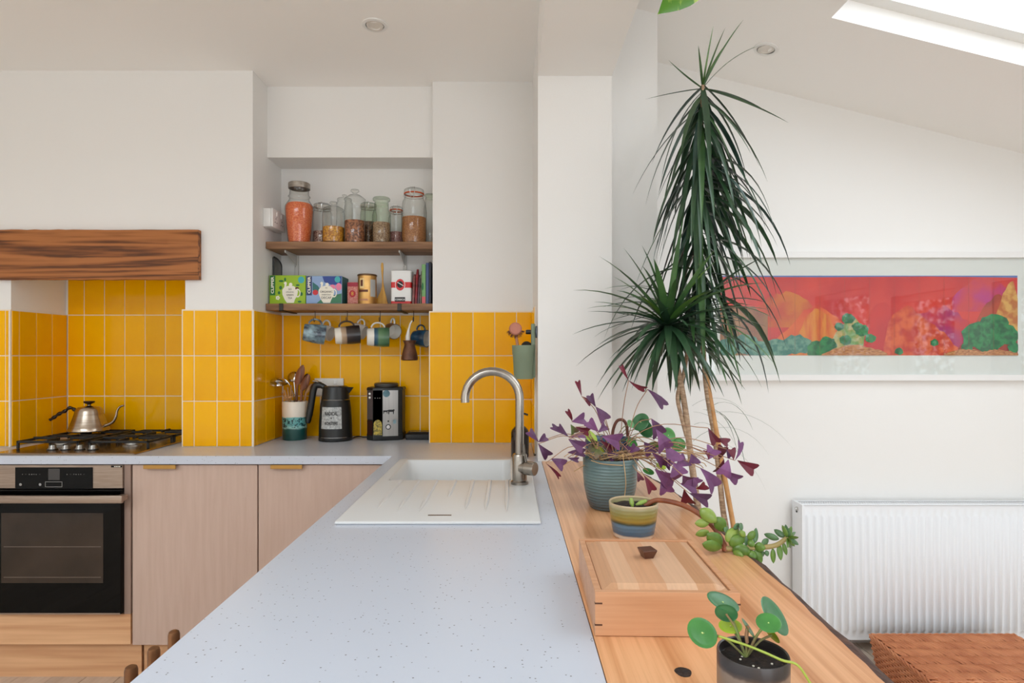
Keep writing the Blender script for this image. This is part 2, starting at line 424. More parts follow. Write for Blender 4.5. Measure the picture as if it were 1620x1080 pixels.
# ---------------------------------------------------------------- tiles
_tc = {}
def tile_mesh(w, h):
    k = (round(w, 3), round(h, 3))
    if k not in _tc:
        t = 0.008
        m = MB().box(-w / 2, w / 2, 0.0, t, -h / 2, h / 2, 0.0012, 1).mesh('tile', True, 20)
        m.materials.append(TILE); _tc[k] = m
    return _tc[k]
GAP = 0.0044
def tiles(parent, pos, rz, us, vs, grout):
    """pos(u,v) -> centre point on the tile face plane"""
    rnd = random.Random(len(us) * 31 + int(abs(us[0]) * 100))
    for u0, u1 in zip(us[:-1], us[1:]):
        for v0, v1 in zip(vs[:-1], vs[1:]):
            o = bpy.data.objects.new('tile', tile_mesh(abs(u1 - u0) - GAP, v1 - v0 - GAP))
            link(o, parent); o.location = pos((u0 + u1) / 2, (v0 + v1) / 2)
            o.rotation_euler = (R(rnd.uniform(-.25, .25)), 0, rz + R(rnd.uniform(-.35, .35)))
    grout.build('grout', GROUT, parent, smooth=False)
rows = [WT, WT + .2, WT + .4, WT + .6]
# hob recess, back
us = [-2.188, -2.107] + [-2.107 + 0.1003 * i for i in range(1, 7)] + [-1.436]
tiles(wb, lambda u, v: (u, y3, v), 0, us, rows + [WT + 0.8], MB().box(-2.19, -1.432, y3 + .003, y3 + .009, WT, WT + .8))
# hob recess, left side (faces +x)
tiles(chim, lambda u, v: (-2.190, u, v), R(90), [y2 + .002, y2 + .042, y2 + .139, y2 + .235, y3], rows, MB().box(-2.201, -2.193, y2 - .004, y3 + .008, WT, WT + .6))
# chimney breast front, left and right of hob
tiles(chim, lambda u, v: (u, y2, v), 0, [-2.62, -2.52, -2.42, -2.32, -2.22 + .0, -2.204], rows, MB().box(-2.7, -2.196, y2 + .003, y2 + .009, WT, WT + .604))
tiles(chim, lambda u, v: (u, y2, v), 0, [XX(p, 3.0) for p in (288.2, 306.7, 343, 378.9, 398.6)], rows, MB().box(XX(287, 3), -1.1275, y2 + .003, y2 + .02, WT, WT + .604))
# chimney breast, alcove side (faces +x)
tiles(chim, lambda u, v: (-1.126, u, v), R(90), [y2 + .004, y2 + .03, y3 - .2, y3 - .1, y3], rows, MB().box(-1.136, -1.129, y2 + .002, y3 + .008, WT, WT + .604))
# alcove back
tiles(wb, lambda u, v: (u, y3, v), 0, [XX(p, 3.375) for p in (447.6, 475.2, 506.8, 538.3, 570, 601.6, 633, 664.6, 690)], rows, MB().box(-1.13, -0.36, y3 + .003, y3 + .009, WT, WT + .604))
# sink wall
tiles(ws, lambda u, v: (u, y5, v), 0, [XX(p, 3.121) for p in (679.5, 713.8, 748.2, 782.6, 816.9, 841.0)], rows, MB().box(XX(678.6, 3.121), 0.103, y5 + .003, y5 + .03, WT, WT + .604))
# pier side (faces -x)
tiles(pier, lambda u, v: (0.096, u, v), R(-90), [y5 - .3, y5 - .2, y5 - .1, y5], rows, MB().box(0.099, 0.1045, y5 - .302, y5 + .008, WT, WT + .604))

# ================================================================ fitted kitchen
# worktop: one continuous slab with a cut-out for the sink bowl
T = 0.033
wt = MB(); z0, z1 = WT - T, WT
yE = 0.15
wt.box(-2.75, -2.204, yF, y2 - .001, z0, z1); wt.box(-2.19, -1.446, yF, y3, z0, z1); wt.box(-2.204, -2.19, yF, y2, z0, z1)
wt.box(-1.446, -1.126, yF, y2 - .001, z0, z1); wt.box(-1.126, -0.40, yF, y3, z0, z1)
wt.box(-0.40, -0.37, yF, y3, z0, z1); wt.box(-0.37, 0.0955, yF, y5, z0, z1)
HX0, HX1, HY0, HY1 = -0.400, 0.020, K * 2.15, K * 2.60
wt.box(-0.471, HX0, yE, yF, z0, z1); wt.box(HX1, XP0, yE, yF, z0, z1); wt.box(XP0, 0.1190, yE, y6 - .002, z0, z1)
wt.box(HX0, HX1, yE, HY0, z0, z1); wt.box(HX0, HX1, HY1, yF, z0, z1)
wt.build('worktop', WTOP, None, smooth=False, label='white speckled L-shaped worktop running from hob to peninsula', cat='worktop')

DOORW = mat('pale_ply', (198, 172, 158), 0.5, var=(191, 164, 149), vscale=9, stretch=(6, 6, .5), bump=0.05, bscale=200)
BEECH = wood('beech', (190, 138, 98), (218, 172, 130), 'x', 6, 0.45, along=.04, ring=.2)
yD = K * 2.75
def edge_pull(px0, px1, parent):
    h = MB(); xa, xb = XX(px0, 2.74), XX(px1, 2.74)
    h.box(xa, xb, yD - .022, yD + .004, WT - T - .004, WT - T - .002, .0006, 1)
    h.box(xa, xb, yD - .024, yD - .020, WT - T - .018, WT - T - .002, .0006, 1)
    h.build('handle', BRASS, parent, label='brass edge pull')
bc = thing('base_cabinet', 'pale wood two-door base cabinet between oven and peninsula', 'cabinet', (-1.0, yD, 0))
MB().box(-1.522, -0.50, yD + .024, y2 - .01, .142, WT - T - .002).build('carcass', mat('carcass', (70, 58, 52), .8), bc, smooth=False)
zd0, zd1 = ZZ(1020, 2.75), WT - T - .006
for a, b, h0, h1 in ((209.5, 407.0, 230, 281), (409.0, 607, 430, 480)):
    dr = MB().box(XX(a, 2.75), XX(b, 2.75), yD, yD + .02, zd0, zd1, .001, 1).build('door', DOORW, bc, smooth=False)
    edge_pull(h0, h1, dr)
# cabinet left of the oven, mostly out of view
lc = thing('base_cabinet', 'pale wood base cabinet at the left end of the worktop', 'cabinet', (-2.45, yD, 0))
MB().box(-2.75, -2.185, yD + .024, y2 - .01, .142, WT - T - .002).build('carcass', MATS['carcass'], lc, smooth=False)
dr = MB().box(-2.748, -2.187, yD, yD + .02, zd0, zd1, .001, 1).build('door', DOORW, lc, smooth=False)
# oven housing
ox0, ox1 = -2.148, XX(195, 2.74)
oh = thing('oven_cabinet', 'beech housing unit with low drawer front under the oven', 'cabinet', ((ox0 + ox1) / 2, yD, 0))
hs = MB(); hs.box(ox1 + .001, XX(205.5, 2.74), yD - .004, yD + .5, ZZ(970, 2.75), WT - T - .004)
hs.build('side_panel', mat('taupe_edge', (150, 125, 112), .5), oh, smooth=False)
MB().box(ox0 - .028, ox0 - .001, yD - .004, yD + .5, ZZ(970, 2.75), WT - T - .004).build('side_panel', MATS['taupe_edge'], oh, smooth=False)
MB().box(ox0 - .03, XX(206.5, 2.75), yD, yD + .02, zd0 + .002, ZZ(971, 2.75), .001, 1).build('drawer_front', BEECH, oh, smooth=False)
MB().box(ox0 - .03, XX(205, 2.75), yD + .02, yD + .5, zd0, ZZ(971, 2.75)).build('carcass', MATS['carcass'], oh, smooth=False)
# plinth
pln = MB(); pln.box(-2.75, XX(224, 2.8), K * 2.80, K * 2.80 + .016, .0, ZZ(1019.5, 2.75) + .01)
pln.build('trim_1', BEECH, None, smooth=False, kind='structure', label='beech plinth board under the oven', cat='plinth')
MB().box(XX(228, 2.8), -0.52, K * 2.80, K * 2.80 + .016, .0, ZZ(1019.5, 2.75) + .01).build('trim_2', BEECH, None, smooth=False, kind='structure', label='beech plinth board under the two-door cabinet', cat='plinth')
# peninsula carcass (below the worktop)
pc = thing('peninsula_cabinet', 'pale wood peninsula cabinet under the white worktop', 'cabinet', (-0.2, 1.2, 0))
pcb = MB(); pcb.box(-.43, .10, yE + .03, K * 2.13, .12, WT - T - .002); pcb.box(-.43, .10, K * 2.13, K * 2.62, .12, .6)
pcb.build('carcass', DOORW, pc, smooth=False)
for i in range(3):
    a = yE + .04 + i * .69
    MB().box(-.452, -.431, a, a + .684, .14, WT - T - .008, .001, 1).build('door', DOORW, pc, smooth=False)
MB().box(-.40, .08, yE + .05, K * 2.62, 0, .119).build('plinth', BEECH, pc, smooth=False)
# upright bronze rods beside the worktop
BRZ = mat('bronze', (140, 98, 66), .38, metal=.8, var=(105, 70, 46), vscale=12)
rk = thing('rod_rack', 'bronze rack of three upright round rods beside the white worktop', 'rack', (-.455, K * 1.0, .55))
for D in (1.062, 1.002, .942):
    c = (-.523, K * D, 0); zt = ZC - .4297
    MB().lathe([(0, .62), (.0085, .62), (.0085, zt - .006), (.0072, zt - .0018), (.0045, zt), (0, zt)], 20, c=c).build('rod', BRZ, rk)
MB().box(-.536, -.510, K * .92, K * 1.085, .60, .625, .003).build('rail', BRZ, rk)
MB().box(-.51, -.4525, K * .99, K * 1.015, .60, .625, .002).build('mount', BRZ, rk)

# ---------------------------------------------------------------- oven
ov = thing('oven', 'built-in oven with black glass door and steel control panel', 'oven', ((ox0 + ox1) / 2, yD, ZZ(970, 2.74)))
yo = K * 2.735
OVS = mat('oven_steel', (168, 150, 136), .35, metal=.75, var=(150, 132, 118), vscale=40, stretch=(.3, 1, 8))
OVG = mat('oven_glass', (6, 6, 6), .06, spec=.16)
zt, zp, zb = WT - T - .004, ZZ(773.5, 2.735), ZZ(969.5, 2.735)
MB().box(ox0, ox1, yo + .02, yo + .5, zb, zt).build('body', mat('oven_body', (20, 20, 20), .5), ov, smooth=False)
cp = MB().box(ox0, ox1, yo, yo + .02, zp + .003, zt, .001, 1).build('control_panel', OVS, ov, smooth=False)
dsp = MB().box(XX(24.5, 2.735), XX(147, 2.735), yo - .0015, yo + .001, ZZ(773, 2.735), ZZ(739, 2.735)).build('display', OVG, cp, smooth=False)
def lbl(px, py, txt, size, m, par, D, dy=.0022, **k): return lettering(txt, size, front(XX(px, D), K * D - dy, ZZ(py, D)), m, par, **k)
GREYT = mat('grey_print', (150, 148, 145), .5)
lbl(51, 750, '• ▫ ◦ ▪ • ◦ ▫', .012, GREYT, dsp.parent, 2.735, name='symbols')
lbl(121, 750, '◦ ▫ • ▪ ◦ • ▫', .012, GREYT, dsp.parent, 2.735, name='symbols')
for px in (33, 64): MB().lathe([(.0, 0), (.0045, 0), (.0055, 0)], 16, M=Matrix.Translation((XX(px, 2.735), yo - .002, ZZ(766, 2.735))) @ Matrix.Rotation(R(90), 4, 'X')).build('symbol', GREYT, cp, smooth=False)
fm = MB(); xa, xb, za, zb_ = XX(72, 2.735), XX(99, 2.735), ZZ(770, 2.735), ZZ(761.5, 2.735); q = .0016
fm.box(xa, xb, yo - .0022, yo - .001, za, za + q); fm.box(xa, xb, yo - .0022, yo - .001, zb_ - q, zb_); fm.box(xa, xa + q, yo - .0022, yo - .001, za, zb_); fm.box(xb - q, xb, yo - .0022, yo - .001, za, zb_)
fm.build('display_frame', GREYT, cp, smooth=False)
MB().box(XX(77, 2.735), XX(95, 2.735), yo - .002, yo - .001, ZZ(759, 2.735), ZZ(741, 2.735)).build('screen', mat('dim_screen', (58, 55, 54), .12), cp, smooth=False)
MB().box(XX(176, 2.735), XX(193, 2.735), yo - .0015, yo, ZZ(739, 2.735), ZZ(736.3, 2.735)).build('badge', OVG, cp, smooth=False)
for i in range(4): MB().box(XX(181 + 2.6 * i, 2.735), XX(182.8 + 2.6 * i, 2.735), yo - .0019, yo - .0015, ZZ(738.3, 2.735), ZZ(737, 2.735)).build('badge_mark', PAPER, cp, smooth=False)
dd = MB().box(ox0, ox1, yo - .012, yo + .02, zb, zp, .002, 2).build('door', OVG, ov, smooth=False)
MB().box(XX(6, 2.735), XX(166.5, 2.735), yo - .0125, yo - .0118, ZZ(920, 2.735), ZZ(810, 2.735)).build('window', mat('oven_window', (66, 55, 47), .08, var=(54, 45, 38), vscale=6, spec=.2), dd, smooth=False)
rkk = MB()
for py in (863, 911): rkk.box(XX(10, 2.735), XX(163, 2.735), yo - .0132, yo - .0126, ZZ(py + .5, 2.735), ZZ(py - .5, 2.735))
rkk.build('rack_line', mat('dim_rack', (105, 90, 78), .3), dd, smooth=False)
MB().box(ox0 + .01, ox1 - .002, yo - .0135, yo - .010, zb, zb + .006).build('bottom_trim', OVS, dd, smooth=False)
hb = MB(); zh = ZZ(788.5, 2.69); hx1 = XX(188, 2.65)
hb.box(ox0 + .035, hx1, yo - .058, yo - .044, zh - .015, zh + .015, .003, 2).build('handle', OVS, ov)
for xa in (hx1 - .03, ox0 + .04): MB().box(xa, xa + .026, yo - .046, yo - .012, zh - .010, zh + .012, .002, 1).build('handle_mount', OVS, ov)

# ---------------------------------------------------------------- wooden beam over the hob
OLDW = wood('old_pine', (92, 50, 22), (176, 110, 58), 'x', 12, .6, c3=(142, 84, 40), along=.05, ring=.5)
bm_ = MB(); bz0, bz1 = ZZ(442, 2.976), ZZ(363, 2.976)
bx0, bx1 = -2.72, XX(313, 2.976)
def wob(z, s): return s
L0 = []
nn = 40
loops = []
rb = random.Random(3)
for i in range(nn + 1):
    t = i / nn; X = bx0 + (bx1 - bx0) * t
    e0 = rb.uniform(-.0015, .0015); e1 = rb.uniform(-.0015, .0015)
    loops.append([(X, K * 2.976 + .003, bz0 + e0), (X, y2 + .0075, bz0 + e0), (X, y2 + .0075, bz1 + e1), (X, K * 2.976 + .003, bz1 + e1), (X, K * 2.976, bz1 - .004 + e1), (X, K * 2.976 + rb.uniform(-.0008, .0008), (bz0 + bz1) / 2), (X, K * 2.976, bz0 + .004 + e0)])
bm_.loft(loops)
bm_.build('mantel_beam', OLDW, None, angle=40, label='old pine mantel beam across the hob recess', cat='beam')
# ================================================================ sink and tap
zt = WT + .008
sx0, sx1, sy0, sy1 = -.420, .074, K * 1.628, K * 2.612
hx0, hx1, hy0, hy1 = -.386, .002, K * 2.165, K * 2.580
sk = thing('sink', 'white composite inset sink with ribbed drainer', 'sink', ((sx0 + sx1) / 2, (sy0 + sy1) / 2, WT))
b = MB(); bm = b.bm
gx, gy = [sx0, hx0, hx1, sx1], [sy0, hy0, hy1, sy1]
vv = [[bm.verts.new((x, y, zt)) for y in gy] for x in gx]
fs = [bm.faces.new((vv[i][j], vv[i + 1][j], vv[i + 1][j + 1], vv[i][j + 1])) for i in range(3) for j in range(3) if not (i == 1 and j == 1)]
r = bmesh.ops.extrude_face_region(bm, geom=fs)
bmesh.ops.translate(bm, verts=[v for v in r['geom'] if isinstance(v, bmesh.types.BMVert)], vec=(0, 0, -.0078))
bmesh.ops.recalc_face_normals(bm, faces=bm.faces)
es = [e for e in bm.edges if len(e.link_faces) == 2 and e.calc_face_angle() > 1]
bmesh.ops.bevel(bm, geom=es, offset=.0035, segments=3, affect='EDGES', profile=.5)
b.build('drainer_deck', SINKM, sk, angle=50)
lp = []
for ins, z in ((0, zt - .002), (.004, zt - .010), (.012, zt - .10), (.03, zt - .165), (.06, zt - .18)):
    lp.append(rrect(hx0 - .001 + ins, hx1 + .001 - ins, hy0 - .001 + ins, hy1 + .001 - ins, .03 if ins < .05 else .05, z))
bw = MB().loft(lp, cap0=False, cap1=True).build('bowl', SINKM, sk, recalc=False, angle=60)
MB().lathe([(0, 0), (.038, 0), (.042, .003), (.030, .004), (0, .002)], 24, c=((hx0 + hx1) / 2, (hy0 + hy1) / 2, zt - .1805)).build('plug', CHROME, bw)
for X, D1_, D0_ in ((-.343, 2.14, 1.76), (-.287, 2.14, 1.735), (-.231, 2.14, 1.725), (-.172, 2.14, 1.90), (-.115, 2.14, 1.745), (-.063, 2.14, 1.735), (-.009, 2.14, 1.72)):
    n = 10; lo = []
    for i in range(n + 1):
        t = i / n; y = K * (D0_ + (D1_ - D0_) * t); w = .0062 * (math.sin(math.pi * min(1, max(.04, t * 4)) / 2)); h = .0062 * min(1, t * 3 + .05)
        lo.append([(X - w, y, zt - .001), (X - w * .5, y, zt + h), (X + w * .5, y, zt + h), (X + w, y, zt - .001)])
    MB().loft(lo).build('drainer_rib', SINKM, sk, angle=60)
sl_ = XX(677, 1.69), XX(714, 1.69); sy = K * .399 * 1080 / (815 - 560)
MB().box(sl_[0], sl_[1], sy - .002, sy + .005, zt - .001, zt + .0006).build('overflow_slot', mat('slot_brass', (96, 74, 52), .5, metal=.3), sk, smooth=False)

tp = V(822, 765, 0.399 * 1080 / 205); tp.z = zt
tap = thing('mixer_tap', 'brushed steel swan-neck kitchen mixer tap on the sink', 'tap', tp)
TS = mat('tap_steel', (178, 170, 160), .26, metal=1.0, var=(150, 143, 134), vscale=25, stretch=(1, 1, .1))
MB().lathe([(0, 0), (.027, 0), (.027, .008), (.0235, .011), (.0225, .012), (.0225, .088), (.0205, .092), (.0140, .093), (0, .093)], 32, c=tp).build('body', TS, tap)
rp = .0133; Rr = .084
pts = [tp + Vector((0, 0, .09)), tp + Vector((0, 0, .16)), tp + Vector((0, 0, .235))]
cz = tp.z + .262; cx = tp.x - Rr
for i in range(0, 19):
    a = R(0 + 188 * i / 18); pts.append(Vector((cx + Rr * math.cos(a), tp.y, cz + Rr * math.sin(a))))
MB().tube(pts, rp, 18).build('spout', TS, tap, angle=60)
lv = thing
hnd = MB(); Mx = Matrix.Translation((tp.x + .004, tp.y - .008, tp.z + .052)) @ Matrix.Rotation(R(58), 4, 'Z') @ Matrix.Rotation(R(90), 4, 'X')
hnd.lathe([(0, .05), (.0195, .05), (.021, .048), (.021, .018), (.0185, .016), (.0185, 0), (0, 0)], 28, M=Mx)
hn = hnd.build('lever_hub', TS, tap)
MB().tube([Vector((tp.x + .021, tp.y - .022, tp.z + .062)), Vector((tp.x + .016, tp.y - .024, tp.z + .090)), Vector((tp.x + .012, tp.y - .026, tp.z + .125))], [.0042, .0036, .0034], 10).build('lever', TS, hn)

# ================================================================ wooden bar
BARW = wood('larch_bar', (188, 126, 78), (226, 172, 126), 'y', 20, .32, coat=.15, ring=.4, along=.02, rings=.4)
BARK = mat('bark', (92, 62, 48), .85, var=(58, 38, 32), vscale=40, bump=.8, bscale=60)
bar = thing('breakfast_bar', 'live-edge wooden breakfast bar along the white worktop', 'bar', (.30, 1.2, WT))
ed = [(.15, .452), (.5, .458), (.845, .4646), (.955, .470), (1.09, .4745), (1.17, .482), (1.375, .478), (1.7, .486), (2.0, .484), (2.3, .455), (2.6, .43)]
rb = random.Random(11)
n = 70; loops = []; bark = []
yb0, yb1 = .15, y6 - .003
def edge(y):
    D = y / K
    for (a, ea), (c_, ec) in zip(ed[:-1], ed[1:]):
        if a <= D <= c_: return ea + (ec - ea) * (D - a) / (c_ - a)
    return ed[0][1] if D < ed[0][0] else ed[-1][1]
for i in range(n + 1):
    y = yb0 + (yb1 - yb0) * i / n; e = edge(y) + rb.uniform(-.0013, .0013)
    b1 = .006 + rb.uniform(-.002, .004) + .004 * math.sin(y * 17); b2 = b1 + .004 + rb.uniform(0, .004)
    loops.append([(.1205, y, WT - .042), (.1205, y, WT), (e, y, WT), (e + b1 * .5, y, WT - .014), (e + b1 * .6, y, WT - .042)])
    bark.append([(e - .0005, y, WT - .0008), (e + b1 + .002, y, WT - .0035), (e + b2 + .008, y, WT - .010), (e + b2 + .011, y, WT - .022), (e + b2 + .004, y, WT - .034), (e + b1 - .002, y, WT - .044), (e - .004, y, WT - .044)])
MB().loft(loops).build('slab', BARW, bar, angle=30)
MB().loft(bark).build('bark_edge', BARK, bar, angle=50)
kn = V(1081, 1063, .407 * 1080 / 503)
pts = [(kn.x + .0105 * (1 + .08 * math.sin(3 * a)) * math.cos(a), kn.y + .012 * math.sin(a), WT + .0004) for a in [2 * math.pi * i / 20 for i in range(20)]]
k_ = MB(); k_._add(pts + [(p[0], p[1], WT - .002) for p in pts], [tuple(range(20))] + [(i, (i + 1) % 20, 20 + (i + 1) % 20, 20 + i) for i in range(20)])
k_.build('knot', mat('knot', (40, 26, 18), .7, var=(14, 9, 7), vscale=120, bump=.8, bscale=160), bar, smooth=False)
MB().box(.13, .16, yb0 + .05, yb1, 0, WT - .043).build('support_panel', WALL, bar, smooth=False)

# ================================================================ hob and kettle
hz = WT; hx0, hx1 = -2.095, -1.515; hy0, hy1 = K * 2.756, K * 3.335
hob = thing('gas_hob', 'stainless steel four-burner gas hob with black grates', 'hob', ((hx0 + hx1) / 2, (hy0 + hy1) / 2, hz))
HS = mat('hob_steel', (176, 160, 140), .22, metal=1.0, var=(150, 134, 116), vscale=20, stretch=(.2, 1, 1))
lp = [rrect(hx0, hx1, hy0, hy1, .008, hz + .0005, 3), rrect(hx0, hx1, hy0, hy1, .008, hz + .004, 3), rrect(hx0 + .004, hx1 - .004, hy0 + .004, hy1 - .004, .008, hz + .007, 3)]
MB().loft(lp).build('plate', HS, hob, angle=30)
for X in (-1.917, -1.862, -1.803, -1.748):
    c = (X, K * 2.86, hz + .007)
    kb = MB().lathe([(0, 0), (.017, 0), (.0165, .006), (.0135, .010), (.0130, .019), (.0118, .021), (0, .021)], 24, c=c).build('knob', mat('knob_metal', (150, 146, 140), .3, metal=.9), hob)
    MB().lathe([(.0, -.001), (.0205, -.001), (.0205, .003), (.0165, .004)], 24, c=c).build('knob_collar', BLACKP, kb)
    MB().box(X - .003, X + .003, c[1] - .014, c[1] + .012, c[2] + .018, c[2] + .024, .001, 1).build('knob_grip', BLACKP, kb)
burn = [(-1.955, 2.99, .036), (-1.955, 3.215, .046), (-1.655, 2.99, .028), (-1.655, 3.215, .036)]
for X, D, r_ in burn:
    c = (X, K * D, hz + .007)
    br = MB().lathe([(0, 0), (r_ * 1.35, 0), (r_ * 1.3, .004), (r_ * 1.02, .006), (r_, .014), (r_ * .95, .016), (0, .016)], 28, c=c).build('burner', mat('burner_alu', (160, 156, 150), .35, metal=.9), hob)
    MB().lathe([(r_ * .95, .016), (r_ * .93, .021), (r_ * .8, .024), (0, .0245)], 28, c=c).build('burner_cap', BLACKM, br)
    gr = MB(); t = .005; gz = hz + .007 + .036; hw = .132 if X < -1.8 else .128; hd = .094
    cx, cy = X, K * D
    # square support frame with fingers pointing to the burner
    def gb(x0, x1, y0_, y1_, z0_, z1_): gr.box(x0, x1, y0_, y1_, z0_, z1_, .0018, 1)
    gb(cx - hw, cx + hw, cy - hd, cy - hd + 2 * t, gz - .012, gz - .002); gb(cx - hw, cx + hw, cy + hd - 2 * t, cy + hd, gz - .012, gz - .002)
    gb(cx - hw, cx - hw + 2 * t, cy - hd, cy + hd, gz - .012, gz - .002); gb(cx + hw - 2 * t, cx + hw, cy - hd, cy + hd, gz - .012, gz - .002)
    for sx in (-1, 1):
        for sy_ in (-1, 1): gb(cx + sx * (hw - .005) - t, cx + sx * (hw - .005) + t, cy + sy_ * (hd - .005) - t, cy + sy_ * (hd - .005) + t, hz + .0075, gz - .004)
    for sx in (-1, 1):
        gb(cx + sx * hw, cx + sx * .028, cy - t * .8, cy + t * .8, gz - .009, gz + .003)
        gb(cx - t * .8, cx + t * .8, cy + sx * hd, cy + sx * .024, gz - .009, gz + .003)
    gr.build('grate', BLACKM, hob)
gtop = hz + .007 + .039
kp = Vector((XX(140, 3.2), K * 3.205, gtop + .001))
kt = thing('pouring_kettle', 'brushed steel gooseneck pouring kettle standing on the hob', 'kettle', kp)
KS = mat('kettle_steel', (196, 182, 166), .22, metal=1.0, var=(168, 152, 136), vscale=18, stretch=(.4, .4, 6))
rB, rT, H = .084, .049, .104
prof = [(0, 0), (rB * .95, 0), (rB, .004), (rB * .985, .014)] + [(rB * .985 + (rT * 1.07 - rB * .985) * t ** .85, .014 + (H - .014) * t) for t in (.1, .2, .3, .34, .4, .5, .6, .7, .72, .8, .9, 1)] + [(rT, H + .004), (rT * .5, H + .006), (0, H + .006)]
MB().lathe(prof, 40, c=kp).build('body', KS, kt, angle=40)
lid = MB().lathe([(0, 0), (rT * .96, 0), (rT * .9, .004), (rT * .3, .010), (.007, .012), (.006, .016), (0, .016)], 32, c=kp + Vector((0, 0, H + .004))).build('lid', KS, kt)
MB().lathe([(.0, 0), (.008, 0), (.009, .004), (.021, .010), (.0235, .014), (.021, .018), (0, .019)], 24, c=kp + Vector((0, 0, H + .018))).build('knob', mat('dark_wood_knob', (46, 26, 18), .4), lid)
def kv(px, py): return Vector((XX(px, 3.2), kp.y, ZZ(py, 3.2)))
sp = catmull([kv(161, 674), kv(170, 671.5), kv(178, 667), kv(182.5, 659), kv(184.5, 650), kv(188.5, 643.5), kv(195, 641)], 6)
MB().tube(sp, [.0075 - .0030 * i / (len(sp) - 1) for i in range(len(sp))], 14).build('spout', KS, kt, angle=60)
hp = catmull([kv(118, 649), kv(113, 645.5), kv(108, 645.5), kv(102, 650), (kv(96, 653)), kv(90, 656), kv(84, 660.5), kv(78, 664)], 5)
MB().tube(hp, [.0075 + .0016 * math.sin(i * .9) for i in range(len(hp))], 12).build('handle', mat('handle_black', (34, 24, 20), .35), kt, angle=60)
MB().tube([kv(124, 655), kv(120, 650), kv(116, 647)], .004, 10).build('handle_bracket', KS, kt)

# ================================================================ shelves
SHW = wood('shelf_oak', (112, 78, 52), (168, 126, 90), 'x', 8, .6, ring=.3)
DS = 3.163
ZS1, ZS2 = ZZ(382, DS), ZZ(480, DS)
shx0, shx1 = -1.1335, -.3555
sh1 = thing('wall_shelf', 'upper oak shelf holding the glass storage jars', 'shelf', (-.75, y3, ZS1), group='oak shelves in the alcove')
MB().box(shx0 + .001, shx1 - .001, K * DS, y3 + .006, ZS1 - .033, ZS1, .002, 1).build('board', SHW, sh1, smooth=False)
WBR = mat('white_bracket', (206, 203, 198), .45)
for px in (468, 640):
    X = XX(px, 3.36); q = MB()
    zb = ZS1 - .0335
    q.box(X - .0035, X + .0035, K * 3.20, y3 + .006, zb - .012, zb, .001, 1)
    bk = q.build('bracket', WBR, sh1)
    q = MB(); q._add([(X - .002, K * 3.215, zb - .011), (X - .002, y3 - .004, zb - .011), (X - .002, y3 - .004, zb - .05), (X + .002, K * 3.215, zb - .011), (X + .002, y3 - .004, zb - .011), (X + .002, y3 - .004, zb - .05)], [(0, 1, 2), (3, 5, 4), (0, 3, 4, 1), (1, 4, 5, 2), (2, 5, 3, 0)])
    q.build('web', WBR, bk, smooth=False)
    up = MB().box(X - .009, X + .009, y3 - .004, y3 + .007, ZS2 + .002, zb, .001, 1).build('upright', WBR, sh1)
    for dz in (.03, .055): MB().lathe([(0, .003), (.0026, .002), (.003, 0)], 10, M=Matrix.Translation((X - .004, y3 - .004, zb - dz)) @ Matrix.Rotation(R(90), 4, 'X')).build('screw', STEEL, up)
sh2 = thing('wall_shelf', 'lower oak shelf holding tea boxes and tins above mug hooks', 'shelf', (-.75, y3, ZS2), group='oak shelves in the alcove')
MB().box(shx0 + .001, shx1 - .001, K * DS, y3 - .006, ZS2 - .031, ZS2, .002, 1).build('board', SHW, sh2, smooth=False)
IRON = mat('strap_iron', (62, 58, 54), .5, metal=.6)
for px in (445, 632):
    X = XX(px, DS); q = MB()
    q.box(X - .0095, X + .0095, K * DS - .0045, K * DS - .0005, ZS2 - .036, ZS2 + .0005, .001, 1)
    q.box(X - .0095, X + .0095, K * DS - .0045, y3 - .004, ZS2 - .036, ZS2 - .0315, .001, 1)
    q.build('strap_bracket', IRON, sh2)
def hook(px, D):
    X = XX(px, D); y = K * D; z = ZS2 - .031
    pts = [Vector((X, y, z + .002)), Vector((X, y, z - .034))] + [Vector((X, y - .011 + .011 * math.cos(a), z - .034 - .012 * math.sin(a) - .004)) for a in [R(i * 22.5) for i in range(9)]] + [Vector((X, y - .022, z - .030))]
    MB().tube(pts, .0016, 8).build('hook', BLACKM, sh2)
    return Vector((X, y - .011, z - .036))

